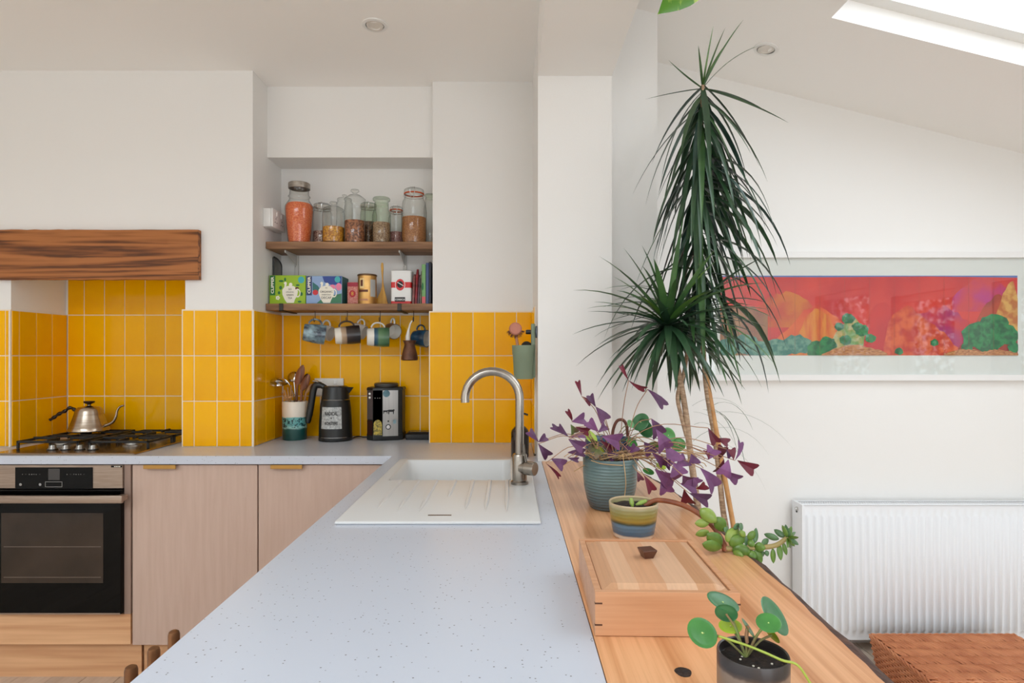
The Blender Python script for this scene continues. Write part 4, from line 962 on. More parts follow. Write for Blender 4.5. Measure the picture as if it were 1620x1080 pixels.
# ================================================================ utensil crock
D_ = 3.268; c = Vector((XX(466.5, D_), K * D_, WT + .0006))
cr_ = thing('utensil_crock', 'white crock with teal drip glaze and dark green foot', 'crock', c)
hh = .182; rr = .0585
GLZ = bandmat('crock_glaze', [(0, (14, 62, 58)), (.28, (18, 74, 70)), (.33, (150, 196, 190)), (.40, (90, 160, 160)), (.585, (110, 176, 174)), (.60, (228, 214, 198)), (1, (232, 222, 208))], hh, noise=.035, nscale=45)
def _mottle():
    nt = GLZ.node_tree; p = nt.nodes['Principled BSDF']; L = nt.links.new
    src = p.inputs['Base Color'].links[0].from_socket
    tc = N(nt, 'ShaderNodeTexCoord'); sp = N(nt, 'ShaderNodeSeparateXYZ'); L(tc.outputs['Object'], sp.inputs[0])
    no = N(nt, 'ShaderNodeTexNoise'); no.inputs['Scale'].default_value = 75; no.inputs['Detail'].default_value = 1; no.inputs['Distortion'].default_value = 1; L(tc.outputs['Object'], no.inputs['Vector'])
    g = N(nt, 'ShaderNodeMath', operation='GREATER_THAN'); g.inputs[1].default_value = .54; L(no.outputs[0], g.inputs[0])
    a = N(nt, 'ShaderNodeMath', operation='GREATER_THAN'); a.inputs[1].default_value = hh * .33; L(sp.outputs[2], a.inputs[0])
    b = N(nt, 'ShaderNodeMath', operation='LESS_THAN'); b.inputs[1].default_value = hh * .58; L(sp.outputs[2], b.inputs[0])
    m1 = N(nt, 'ShaderNodeMath', operation='MULTIPLY'); L(g.outputs[0], m1.inputs[0]); L(a.outputs[0], m1.inputs[1])
    m2 = N(nt, 'ShaderNodeMath', operation='MULTIPLY'); L(m1.outputs[0], m2.inputs[0]); L(b.outputs[0], m2.inputs[1])
    mx = N(nt, 'ShaderNodeMix', data_type='RGBA'); L(m2.outputs[0], mx.inputs[0]); L(src, mx.inputs[6]); mx.inputs[7].default_value = lin((16, 62, 66)) + (1,)
    L(mx.outputs[2], p.inputs['Base Color'])
_mottle()
MB().lathe([(0, 0), (rr * .93, 0), (rr * .95, .004), (rr * .96, .05), (rr * .99, hh * .6), (rr, hh - .002), (rr - .002, hh), (rr - .006, hh - .002), (rr - .007, .01), (0, .008)], 40, c=c).build('body', GLZ, cr_, angle=50)
WSP = wood('dark_spoon', (96, 54, 34), (142, 88, 58), 'z', 14, .5); LSP = wood('pale_spoon', (170, 120, 76), (206, 158, 108), 'z', 14, .5)
def u(px, py, dy=0): return Vector((XX(px, D_), K * D_ + dy, ZZ(py, D_)))
bot = c.z + .014
def spoon(name, label, px_b, px_t, py_neck, head, m, dy, wide, long_, tiltx=0.0, cat='spoon'):
    """straight stick from inside the crock to the neck and an oval bowl"""
    t = thing(name, label, cat, Vector((XX(px_b, D_), K * D_ + dy * .3, bot)), group='utensils in the crock')
    a = Vector((XX(px_b, D_), K * D_ + dy * .3, bot)); b = u(px_t, py_neck, dy)
    MB().tube([a, a.lerp(b, .5), b], [.005, .0048, .0058], 10).build('handle', m, t)
    d = (b - a).normalized(); hd = u(*head, dy); d = (hd - b).normalized(); s_ = d.cross(Vector((0, 1, 0))).normalized(); nrm = s_.cross(d)
    L2 = (hd - b).length * 1.0; vs = []; n1, n2 = 10, 8
    q = MB(); lo = []
    for i in range(n1 + 1):
        tt = i / n1; w = max(.0035, wide * math.sin(math.pi * min(1, .08 + .9 * tt)) ** .6); ctr = b + d * (L2 * tt - .004)
        ring = []
        for k in range(12):
            an = 2 * math.pi * k / 12; co, sn = math.cos(an), math.sin(an)
            dep = .007 * math.sin(math.pi * tt) * (1 - co * co)
            ring.append(ctr + s_ * w * co + nrm * (.0022 * sn + (-dep if True else 0)))
        lo.append(ring)
    q.loft(lo); q.build('bowl', m, t, angle=60)
    return t
spoon('wooden_spoon', 'tall dark wooden spoon rising highest from the crock', 468, 470, 607, (480, 576), WSP, .0, .0205, .08)
spoon('wooden_spoon', 'darker wooden spoon half hidden behind the tallest one', 470, 476, 608, (485, 590), mat('ebony_spoon', (52, 30, 22), .5), .022, .013, .05)
spoon('wooden_spoon', 'wooden spoon leaning right over the crock rim', 472, 479, 616, (491, 591), WSP, -.012, .0185, .06)
spoon('wooden_spoon', 'pale wooden spoon low behind the right leaning spoon', 474, 482, 622, (492, 606), LSP, .014, .010, .05)
# slotted spatula
t = thing('slotted_spatula', 'pale wooden slotted spatula in the crock', 'spatula', Vector((XX(462, D_), K * D_, bot)), group='utensils in the crock')
a = Vector((XX(464, D_), K * D_ - .012, bot)); b2 = u(460, 634, -.02)
MB().tube([a, b2], [.005, .006], 10).build('handle', LSP, t)
for i, (x_, y_) in enumerate(((447.5, 619.5), (452, 616), (457, 612.5), (462.5, 609.5))):
    p0 = u(455.5 + i * 2.6, 633, -.022); p1 = u(x_ + 1.2, y_, -.026)
    MB().tube([p0, p0.lerp(p1, .5), p1], [.0065, .0085, .007], 8, flat=.4).build('tine', LSP, t)
MB().tube([u(452.5, 630, -.023), u(465.5, 627, -.023)], .007, 8, flat=.5).build('bridge', LSP, t)
# steel ladle and spoon
def bowl_head(par, cen, ax, rx, m, dep=.6):
    ax = Vector(ax).normalized(); M = Matrix.Translation(cen) @ ax.to_track_quat('Z', 'Y').to_matrix().to_4x4()
    pr = [(rx * math.cos(a), rx * dep * math.sin(a)) for a in [R(i * 10) for i in range(10)]]
    inner = [((rx - .0015) * math.cos(a), (rx * dep - .0015) * math.sin(a)) for a in [R(90 - i * 10) for i in range(10)]]
    return MB().lathe(pr + inner, 28, M=M).build('bowl', m, par, angle=60, recalc=False)
ld = thing('ladle', 'polished steel ladle tilting left out of the crock', 'ladle', Vector((XX(460, D_), K * D_, bot)), group='utensils in the crock')
MB().tube(catmull([Vector((XX(466, D_), K * D_ + .02, bot)), u(464, 636, .015), u(460, 612, .0), u(452, 600, -.01), u(446, 603, -.012)], 5), .0028, 8).build('handle', CHROME, ld)
bowl_head(ld, u(441, 607, -.015), (-.1, .25, 1), .046, CHROME, .62)
s2 = thing('serving_spoon', 'polished steel serving spoon behind the ladle', 'spoon', Vector((XX(466, D_), K * D_ + .02, bot)), group='utensils in the crock')
MB().tube([Vector((XX(468, D_), K * D_ + .03, bot)), u(465, 630, .022), u(463, 604, .016)], .003, 8).build('handle', CHROME, s2)
bowl_head(s2, u(461, 596, .02), (-.25, -1, .45), .028, CHROME, .4)

# ================================================================ electric kettle
D_ = 3.238; c = Vector((XX(531, D_), K * D_, WT + .0006))
ek = thing('electric_kettle', 'matte black electric kettle with square sticker', 'kettle', c)
def z_(py): return ZZ(py, D_) - c.z
KB = mat('kettle_black', (26, 27, 27), .38, bump=.04, bscale=200)
MB().lathe([(0, 0), (.0775, 0), (.0785, .003), (.078, z_(690.5)), (.0760, z_(690)), (0, z_(690))], 48, c=c).build('power_base', KB, ek, angle=40)
MB().lathe([(.0758, z_(690)), (.0775, z_(689.6)), (.0775, z_(689))], 48, c=c).build('base_ring', CHROME, ek)
MB().lathe([(0, z_(689)), (.0772, z_(689)), (.0755, z_(668)), (.0712, z_(645)), (.0664, z_(632)), (.0664, z_(631.2))], 48, c=c).build('body', KB, ek, angle=40)
MB().lathe([(.0660, z_(631.6)), (.0656, z_(630.8)), (.0645, z_(630)), (.0590, z_(613)), (.0575, z_(611.5)), (0, z_(611))], 48, c=c).build('collar', KB, ek, angle=40)
ldk = MB().lathe([(0, z_(609.5)), (.05, z_(610)), (.056, z_(611.8))], 40, c=c).build('lid', mat('kettle_lid', (40, 38, 36), .25), ek)
MB().lathe([(.0662, z_(631.8)), (.0670, z_(631.4)), (.0662, z_(631))], 48, c=c).build('seam_ring', CHROME, ek)
q = MB(); sz0, sz1 = z_(621) + c.z, z_(612) + c.z
q._add([(c.x + .052, c.y - .022, sz1), (c.x + .052, c.y + .022, sz1), (c.x + .086, c.y, sz1 - .001), (c.x + .055, c.y - .018, sz0), (c.x + .055, c.y + .018, sz0), (c.x + .066, c.y, sz0 - .002)], [(0, 2, 1), (0, 3, 5, 2), (1, 2, 5, 4), (3, 4, 5), (0, 1, 4, 3)])
q.build('spout', KB, ek, smooth=False)
hp = catmull([u(516, 614), u(508, 609.5), u(500, 609), u(496, 616), u(493, 634), u(490, 652), u(487, 669)], 5)
hp = [Vector((p.x, c.y, p.z)) for p in hp]
MB().tube(hp, [.012] * 6 + [.0145] * (len(hp) - 10) + [.013, .0125, .012, .009], 14, flat=1.1).build('handle', KB, ek, angle=60)
MB().tube([Vector((XX(495, D_), c.y, ZZ(602.5, D_))), Vector((XX(501, D_), c.y, ZZ(602.8, D_))), Vector((XX(511, D_), c.y, ZZ(608.5, D_)))], [.007, .009, .005], 12, flat=.6).build('lid_lever', CHROME, ek)
# sticker wraps the body
q = MB(); vs, fs_ = [], []
for i in range(13):
    a = R(-90 + (-40 + 77 * i / 12))
    for zz in (z_(675.5), z_(642)):
        rad = (.0765 if zz < .1 else .0707) + .0008
        vs.append((c.x + rad * math.cos(a), c.y + rad * math.sin(a), c.z + zz))
for i in range(12): fs_.append((2 * i, 2 * i + 2, 2 * i + 3, 2 * i + 1))
q._add(vs, fs_); stk = q.build('sticker', mat('sticker_silver', (196, 198, 196), .4, var=(150, 152, 152), vscale=120), ek, recalc=False)
for t_, py, sz in (('RADICAL', 652, .023), ('★', 659, .012), ('ROASTERS', 667, .0205)):
    yy = c.y - .0795; lettering(t_, sz, front(c.x + .002, yy + (.003 if py < 660 else .0005), ZZ(py, D_), 0), INK, ek, squash=.62, bold=.0004)
MB().tube(catmull([Vector((c.x + .07, c.y + .02, WT + .004)), V(566, 690, 3.32), V(575, 691, 3.33), V(586, 691, 3.33), V(596, 690, 3.345)], 5), .003, 8).build('power_cable', BLACKP, ek)

# ================================================================ coffee grinder
D_ = 3.225; c = Vector((XX(607.5, D_), K * D_, WT + .0006))
gr_ = thing('coffee_grinder', 'black and steel electric coffee grinder with stickers', 'grinder', c)
xs = lambda p: XX(p, D_)
def gpl(py): return ZZ(py, D_)
yfm, yfs, ybk = K * 3.205, K * 3.232, K * 3.335
def plan(z, ins=0.0):
    # footprint: left facet, flat middle, right facet, straight sides
    return [(xs(579.5) + ins, ybk - ins, z), (xs(579.5) + ins, yfs + .004, z), (xs(591.5), yfm + ins, z), (xs(606.5), yfm + ins, z), (xs(630), yfs - .006 + ins, z), (xs(636.5) - ins, yfs + .012, z), (xs(636.5) - ins, ybk - ins, z)]
MB().loft([plan(WT + .0006, .002), plan(WT + .004), plan(gpl(686)), plan(gpl(686) + .0001, .003), plan(gpl(617), .003), plan(gpl(617) + .0002, -.001), plan(gpl(614)), plan(gpl(612.5), .004)]).build('body', KB, gr_, angle=30)
cl = Vector((xs(608.5), K * 3.27, gpl(613)))
MB().lathe([(0, .022), (.050, .022), (.0565, .018), (.0575, .010), (.054, .002), (.052, -.002), (.03, -.004)], 40, c=cl).build('lid', mat('grinder_lid', (52, 48, 44), .4), gr_, angle=40)
GS = mat('grinder_steel', (188, 184, 178), .3, metal=.85, var=(205, 200, 194), vscale=10, stretch=(8, 8, .2))
def fac(p0, p1, z0, z1, y0, y1, m, name, par=gr_, off=.0016):
    q = MB(); q._add([(xs(p0), y0 - off, gpl(z0)), (xs(p1), y1 - off, gpl(z0)), (xs(p1), y1 - off, gpl(z1)), (xs(p0), y0 - off, gpl(z1))], [(0, 1, 2, 3)])
    bmesh.ops.solidify(q.bm, geom=q.bm.faces[:], thickness=.0012)
    return q.build(name, m, par, smooth=False)
def yr(p): return yfm + (yfs - .006 - yfm) * (p - 606.5) / (630 - 606.5)
def yl(p): return (yfs + .004) + (yfm - yfs - .004) * (p - 579.5) / 12
rs = fac(606.8, 629.8, 689, 617, yr(606.8), yr(629.8), GS, 'steel_panel')
fac(580.3, 591, 663, 617, yl(580.3), yl(591), mat('grinder_plum', (126, 112, 110), .4, metal=.1), 'side_panel')
fac(580.3, 590.5, 688, 664.5, yl(580.3), yl(590.5), mat('bean_box', (84, 48, 40), .25), 'drawer_window')
fac(592, 606, 686, 617, yfm, yfm, BLACKP, 'chute_panel')
# stickers
def ang(px, py): return (xs(px), yr(px) - .0036, gpl(py))
def disc(px, py, r1, m, name, sx=1.0, yoff=0, par=gr_, yfn=yr):
    yaw = math.atan2(yr(629.8) - yr(606.8), xs(629.8) - xs(606.8)) if yfn is yr else 0
    M = Matrix.Translation((xs(px), (yfn(px) if callable(yfn) else yfn) - .0034 - yoff, gpl(py))) @ Matrix.Rotation(yaw, 4, 'Z') @ Matrix.Rotation(R(90), 4, 'X') @ Matrix.Diagonal((sx, 1, 1, 1))
    return MB().lathe([(0, .0008), (r1, .0006), (r1, 0)], 24, M=M).build(name, m, par, smooth=False)
disc(612.5, 622, .0165, mat('teal_sticker', (58, 96, 108), .4, var=(96, 140, 150), vscale=30), 'round_sticker')
kb_ = disc(615.3, 674.5, .0125, BLACKP, 'dial_ring'); disc(615.3, 674.5, .0085, CHROME, 'dial', yoff=.002); disc(615.3, 665.5, .004, BLACKP, 'button')
fac(622.5, 627, 669.5, 663.5, yr(622.5), yr(627), mat('pale_blue_sticker', (176, 210, 220), .4), 'square_sticker', off=.0036)
# animal sticker: two small four-legged shapes
for ax_, sc_ in ((611, .8), (619.5, 1.1)):
    yaw = math.atan2(yr(629.8) - yr(606.8), xs(629.8) - xs(606.8))
    P_ = [(-5, -4), (-5, 1), (-6, 3), (-4, 4), (3, 4), (5, 5), (6, 3), (5, 1), (4.5, -4), (3.2, -4), (3, 0), (-3, 0), (-3.5, -4)]
    q = MB(); q._add([(xs(ax_ + a * sc_ * .8), yr(ax_ + a * sc_ * .8) - .0032, gpl(651 - b_ * sc_ * .8)) for a, b_ in P_], [tuple(range(len(P_)))]); q.build('animal_sticker', INK, gr_, smooth=False, recalc=False)
arch = [(592.6, 687), (605.6, 687), (605.6, 672)] + [(599.1 + 6.5 * math.cos(R(a)), 671 - 8 * math.sin(R(a))) for a in (15, 40, 65, 90, 115, 140, 165)] + [(592.6, 672)]
q = MB(); q._add([(xs(a), yfm - .0034, gpl(b_)) for a, b_ in arch], [tuple(range(len(arch)))]); q.build('leaf_sticker', mat('leaf_sticker', (206, 180, 72), .5, var=(98, 92, 50), vscale=110), gr_, smooth=False, recalc=False)
for px in (595, 599, 602.5): disc(px, 629, .0016, MW, 'chute_mark', par=gr_, yfn=yfm)
for py_, r1 in ((622.5, .005), (628.5, .005)): disc(585.5, py_, r1, MW, 'small_sticker', yfn=yl(585.5) - .001)
# ================================================================ kitchen scale
sc = thing('kitchen_scale', 'flat black kitchen scale half hidden behind the tiled corner', 'scale', V(662, 695, 3.27))
MB().loft([rrect(XX(641, 3.23), XX(690, 3.23), K * 3.235, K * 3.345, .012, WT + .0008, 4), rrect(XX(640, 3.23), XX(690.5, 3.23), K * 3.232, K * 3.348, .012, WT + .012, 4), rrect(XX(640, 3.23), XX(690.5, 3.23), K * 3.232, K * 3.348, .012, WT + .026, 4), rrect(XX(643, 3.23), XX(688, 3.23), K * 3.242, K * 3.340, .010, WT + .034, 4)]).build('body', BLACKP, sc)
MB().box(XX(646, 3.23), XX(686, 3.23), K * 3.252, K * 3.33, WT + .0342, WT + .037, .001, 1).build('platform', mat('scale_top', (34, 34, 36), .2), sc)

# ================================================================ brush holder, brush, bottle
D_ = 2.655; GP = mat('sage_plastic', (126, 140, 116), .5)
c = Vector((XX(828.5, D_), K * D_, ZZ(599, D_)))
bh = thing('brush_holder', 'sage green wall-mounted brush holder on the pier', 'holder', c)
rr = S(17.5, D_)
MB().lathe([(0, 0), (rr * .86, 0), (rr * .88, .002), (rr * .99, S(38, D_)), (rr * 1.03, S(39, D_)), (rr * 1.06, S(53, D_)), (rr * 1.0, S(53, D_)), (rr * .84, .004), (0, .003)], 40, c=c).build('cup', GP, bh, angle=40)
xa = 0.0815
MB().box(xa, 0.0975, c.y - .012, c.y + .012, ZZ(597, D_), ZZ(512, D_), .003, 2).build('arm', GP, bh)
MB().lathe([(0, 0), (.009, 0), (.009, .016), (.0065, .020), (0, .020)], 20, M=Matrix.Translation((xa - .001, c.y, ZZ(525, D_))) @ Matrix.Rotation(R(-90), 4, 'Y')).build('knob', BLACKP, bh)
MB().lathe([(0, 0), (.024, 0), (.022, .006), (0, .007)], 28, M=Matrix.Translation((0.1045, c.y, ZZ(525, D_))) @ Matrix.Rotation(R(-90), 4, 'Y')).build('suction_cup', mat('suction', (88, 96, 108), .2), bh)
br = thing('dish_brush', 'round-headed wooden dish brush standing in the sage holder', 'brush', c + Vector((0, 0, .004)))
hc = V(815.5, 520, D_ - .01)
MB().tube([c + Vector((-.004, -.004, .005)), hc + Vector((.003, .012, -.03)), hc + Vector((0, .010, .0))], [.006, .006, .008], 10).build('handle', wood('brush_beech', (176, 116, 84), (206, 150, 116), 'z', 10, .5), br)
Mh = Matrix.Translation(hc) @ Matrix.Rotation(R(90), 4, 'X') @ Matrix.Rotation(R(0), 4, 'Y')
MB().lathe([(0, .010), (.020, .010), (.0245, .005), (.025, 0), (.0235, -.008), (0, -.010)], 32, M=Mh).build('head', mat('brush_head', (196, 128, 106), .6, var=(180, 112, 92), vscale=20), br)
q = MB(); rb = random.Random(5)
for i in range(70):
    a = R(rb.uniform(195, 345)); r0 = .016; r1 = .034 + rb.uniform(-.004, .004); dy = rb.uniform(-.002, .010)
    q.tube([hc + Vector((r0 * math.cos(a), dy, r0 * math.sin(a))), hc + Vector((r1 * math.cos(a + .04), dy * 1.2, r1 * math.sin(a + .04)))], .0008, 4)
q.build('bristles', mat('bristle', (110, 62, 44), .7), br, kind='stuff')
sc2 = thing('scourer', 'dark scouring pad tucked into the sage holder', 'scourer', c + Vector((.006, -.004, .10)))
cc = V(833, 548, D_)
MB().lathe([(0, .012), (.014, .010), (.021, .002), (.022, -.006), (.016, -.016), (0, -.02)], 20, M=Matrix.Translation(cc) @ Matrix.Rotation(R(75), 4, 'X')).build('pad', mat('scourer_dark', (40, 32, 30), .9, bump=1.0, bscale=160), sc2)
D_ = 2.71; c = Vector((XX(822.5, D_), K * D_, WT + .0006))
bt = thing('soap_bottle', 'dark amber glass soap bottle with pump behind the tap', 'bottle', c)
rr = S(14.3, D_)
AMB = mat('amber_glass', (34, 18, 12), .08, coat=.5)
MB().lathe([(0, 0), (rr * .94, 0), (rr, .003), (rr, S(38, D_)), (rr * .93, S(42, D_)), (rr * .62, S(47, D_)), (rr * .36, S(50, D_)), (rr * .36, S(55, D_)), (0, S(55, D_))], 36, c=c).build('bottle_body', AMB, bt, angle=50)
pq = MB().lathe([(rr * .42, S(53, D_)), (rr * .44, S(60, D_)), (rr * .3, S(61, D_)), (.005, S(62, D_)), (.005, S(66, D_)), (.009, S(66.5, D_)), (.009, S(69, D_)), (0, S(69.5, D_))], 24, c=c).build('pump', BLACKP, bt)
MB().tube([c + Vector((0, 0, S(68, D_))), c + Vector((.02, -.012, S(68, D_))), c + Vector((.03, -.018, S(66.5, D_)))], .004, 10).build('nozzle', BLACKP, pq)
# ================================================================ picture
yw = y7; pf = K * 3.10
fx0, fx1, fz0, fz1 = XX(1100, 3.1), XX(1648, 3.1), ZZ(602, 3.1), ZZ(398, 3.1)
pic = thing('framed_picture', 'wide white-framed red and orange landscape print behind glass', 'picture', ((fx0 + fx1) / 2, yw, fz0))
FRM = mat('frame_white', (234, 232, 230), .4); fw = S(9.5, 3.1)
for a in ((fx0, fx1, fz1 - fw, fz1), (fx0, fx1, fz0, fz0 + fw), (fx0, fx0 + fw, fz0 + fw, fz1 - fw), (fx1 - fw, fx1, fz0 + fw, fz1 - fw)):
    MB().box(a[0], a[1], pf, yw - .001, a[2], a[3], .001, 1).build('frame_bar', FRM, pic, smooth=False)
MB().box(fx0 + fw, fx1 - fw, pf + .014, yw - .002, fz0 + fw, fz1 - fw).build('mat_board', mat('mat_board', (236, 236, 234), .8), pic, smooth=False)
D_ = 3.118; yp = pf + .0138
ax0, ax1, az0, az1 = XX(1139, D_), XX(1609, D_), ZZ(562, D_), ZZ(436, D_)
art = MB(); am = []
def amat(name, c1, c2=None, sc=14, cont=(.4, .6), stretch=None):
    m = mat('print_' + name, c1, .75, var=c2, vscale=sc, contrast=cont, stretch=stretch, detail=5) if c2 else mat('print_' + name, c1, .75)
    return m
APN = [0]
def ap(pts, m, k):
    """flat coloured area of the print, inside the sheet; pts in 0..1"""
    APN[0] += 1
    q = MB(); q._add([(ax0 + (ax1 - ax0) * max(0, min(1, u_)), yp - .0001 - .00012 * APN[0], az0 + (az1 - az0) * max(0, min(1, v_))) for u_, v_ in pts], [tuple(range(len(pts)))])
    return q.build('print_area', m, sheet, smooth=False, recalc=False)
q = MB(); q._add([(ax0, yp, az0), (ax1, yp, az0), (ax1, yp, az1), (ax0, yp, az1)], [(0, 1, 2, 3)])
sheet = q.build('print_sheet', amat('red', (226, 60, 54), (206, 40, 48), 5), pic, smooth=False, recalc=False)
rb = random.Random(21)
def hill(u0, u1, h0, h1, base=0.0, n=16, rough=.03, peak=.5):
    top = [(u0 + (u1 - u0) * i / n, h0 + (h1 - h0) * math.sin(math.pi * (i / n) ** (math.log(.5) / math.log(peak))) + rb.uniform(-rough, rough)) for i in range(n + 1)]
    return [(u0, base)] + top + [(u1, base)]
def blob(u_, v_, ru, rv, n=18, rough=.18):
    return [(u_ + ru * (1 + rb.uniform(-rough, rough)) * math.cos(2 * math.pi * i / n), v_ + rv * (1 + rb.uniform(-rough, rough)) * math.sin(2 * math.pi * i / n)) for i in range(n)]
ap([(0, 1), (0, .985), (.35, .98), (.7, .99), (1, .975), (1, 1)], amat('skyline', (90, 120, 190)), 1)
ap(hill(.78, 1.0, .72, .98, .55, rough=.015), amat('magenta', (190, 40, 130), (214, 60, 70), 8), 1)
ap(hill(.62, .86, .30, .62, .0), amat('violet', (176, 44, 110), (214, 50, 60), 7), 1)
ap(hill(.10, .34, .55, .78, .35), amat('orange', (220, 120, 40), (206, 70, 44), 8), 1)
ap(hill(-.02, .16, .5, .62, .0), amat('dusk', (150, 90, 70), (170, 120, 80), 9), 1)
ap(hill(.15, .45, .1, .62, .0, peak=.6), amat('scarlet', (220, 52, 44), (236, 110, 50), 5), 2)
ap(hill(.24, .42, .05, .58, .0), amat('amber', (232, 140, 48), (222, 96, 40), 10, stretch=(4, 1, 1)), 3)
ap(hill(.36, .52, .1, .46, .0), amat('sand_green', (196, 170, 110), (120, 160, 90), 20), 4)
ap(hill(.48, .66, .1, .66, .0, peak=.35), amat('crimson', (218, 44, 46), (200, 36, 50), 5), 4)
ap(hill(.55, .80, .1, .60, .0, peak=.3), amat('coral', (232, 104, 62), (206, 60, 48), 26), 5)
ap(hill(.80, 1.02, .1, .75, .0, peak=.6), amat('maroon', (150, 40, 40), (190, 70, 44), 8), 5)
ap(hill(.88, 1.02, .3, .92, .2, peak=.7), amat('rust', (196, 110, 50), (226, 170, 90), 26), 6)
for i in range(5): ap(blob(.02 + .06 * i, .10 + .04 * math.sin(i * 2), .05, .12), amat('teal', (40, 120, 110), (110, 160, 140), 40), 6)
for u_, v_, s_ in ((.33, .06, .04), (.36, .14, .03), (.40, .36, .016), (.43, .46, .022), (.46, .36, .018), (.42, .19, .02), (.475, .32, .024), (.505, .21, .018), (.60, .05, .014), (.72, .16, .014), (.86, .25, .05), (.92, .36, .05), (.90, .18, .05), (.96, .25, .04), (.83, .10, .02), (.985, .10, .02)):
    ap(blob(u_, v_, s_, s_ * 3.1), amat('green', (40, 140, 80), (20, 96, 60), 40), 7)
ap(hill(.34, .56, .02, .13, .0, rough=.012), amat('dune', (214, 150, 96), (170, 100, 60), 60, stretch=(1, 1, 3)), 8)
ap(hill(.75, .90, .02, .08, .0, rough=.01), MATS['print_dune'], 8); ap(hill(.86, 1.0, .02, .075, .0, rough=.01), MATS['print_dune'], 8)
ln = MB()
for i in range(1, 12):
    x = ax0 + (ax1 - ax0) * i / 12; ln.box(x - .0004, x + .0004, yp - .0058, yp - .0056, az0, az1)
ln.build('sheet_joints', mat('joint_line', (150, 70, 60), .8), sheet, smooth=False, kind='stuff')
MB().box(fx0 + fw, fx1 - fw, pf + .004, pf + .006, fz0 + fw, fz1 - fw).build('glass_pane', PICG, pic, smooth=False)

# ================================================================ radiator
RF = K * 3.0; rx0, rx1 = XX(1271, 3.0), XX(1271, 3.0) + 1.20; rz0, rz1 = ZZ(1014, 3.0), ZZ(798, 3.0)
rad = thing('radiator', 'white fluted panel radiator under the picture', 'radiator', ((rx0 + rx1) / 2, RF, rz0))
RW = mat('radiator_white', (236, 238, 241), .32)
nf = 35; per = (rx1 - rx0 - .02) / nf; samp = 8; xs_ = [rx0]; amp = [0]
for i in range(nf):
    for k in range(samp):
        t = k / samp; xs_.append(rx0 + .01 + per * (i + t)); amp.append(max(0, 1 - abs((t - .5) / .30) ** 4) if abs(t - .5) < .30 else 0)
xs_ += [rx1 - .01, rx1]; amp += [0, 0]
zr = [(rz0, 0, 0), (rz0 + .010, 0, 0), (rz0 + .036, 0, 0), (rz0 + .046, 1, 0), (rz1 - .056, 1, 0), (rz1 - .046, 0, 0), (rz1 - .014, 0, 0), (rz1 - .004, 0, .002), (rz1, 0, .008)]
q = MB(); vs = [[q.bm.verts.new((x, RF + .012 - .012 * a * on + sh, z)) for x, a in zip(xs_, amp)] for z, on, sh in zr]
for r0, r1 in zip(vs[:-1], vs[1:]):
    for i in range(len(xs_) - 1): q.bm.faces.new((r0[i], r0[i + 1], r1[i + 1], r1[i]))
q.build('front_panel', RW, rad, angle=50, recalc=False)
MB().box(rx0, rx1, RF + .086, RF + .094, rz0, rz1 - .006, .002, 1).build('back_panel', RW, rad)
for xa in (rx0 - .004, rx1 - .006):
    MB().box(xa, xa + .010, RF + .004, RF + .097, rz0 + .004, rz1 - .002, .002, 2).build('side_cover', RW, rad)
q = MB(); ng = 110; ys_ = [RF + .006, RF + .022, RF + .046, RF + .054, RF + .078, RF + .094]; xg = [rx0 + .004 + (rx1 - rx0 - .008) * i / (2 * ng) for i in range(2 * ng + 1)]
gv = [[q.bm.verts.new((x, y, rz1 - .003)) for y in ys_] for x in xg]
for i in range(2 * ng):
    for j in range(5):
        if j in (1, 3) and i % 2: continue
        q.bm.faces.new((gv[i][j], gv[i + 1][j], gv[i + 1][j + 1], gv[i][j + 1]))
q.build('top_grille', RW, rad, smooth=False, recalc=False)
MB().box(rx0 + .01, rx1 - .01, RF + .02, RF + .08, rz0 + .02, rz1 - .03).build('convector', mat('radiator_inside', (150, 152, 156), .6), rad, smooth=False)
vp = Vector((rx0 - .004, RF + .05, ZZ(805, 3.05)))
Mv = Matrix.Translation(vp) @ Matrix.Rotation(R(-90), 4, 'Y')
bp = MB().lathe([(0, .008), (.006, .008), (.0065, .004), (.010, .003), (.0105, -.002), (0, -.002)], 20, M=Mv).build('bleed_plug', CHROME, rad)
MB().lathe([(0, .004), (.0045, .0035), (.0045, 0)], 12, M=Matrix.Translation(vp + Vector((0, .001, -.012))) @ Matrix.Rotation(R(-90), 4, 'Y')).build('plug_dark_dot', INK, bp)  # small dark disc just below the bleed plug
for z in (rz0 + .12, rz1 - .12): MB().box(rx0 + .2, rx0 + .24, RF + .094, yw - .0005, z - .02, z + .02).build('wall_bracket', RW, rad, smooth=False)

# ================================================================ wicker hamper
WK = mat('willow', (206, 136, 92), .5, var=(180, 108, 68), vscale=14)
WKD = mat('willow_dark', (120, 66, 40), .7, var=(86, 46, 28), vscale=40)
bx0, bx1, by0, by1, bz = XX(1376, 2.878), XX(1604, 2.878), K * 2.462, K * 2.878, ZZ(1002, 2.878)
hm = thing('wicker_hamper', 'low woven willow hamper with flat lid by the radiator', 'basket', ((bx0 + bx1) / 2, (by0 + by1) / 2, 0))
tp2 = .022
MB().loft([[(bx0 + tp2, by0 + tp2, .002), (bx1 - tp2, by0 + tp2, .002), (bx1 - tp2, by1 - tp2, .002), (bx0 + tp2, by1 - tp2, .002)], [(bx0 + .006, by0 + .006, bz - .016), (bx1 - .006, by0 + .006, bz - .016), (bx1 - .006, by1 - .006, bz - .016), (bx0 + .006, by1 - .006, bz - .016)]]).build('liner', WKD, hm, smooth=False)
rb = random.Random(9)
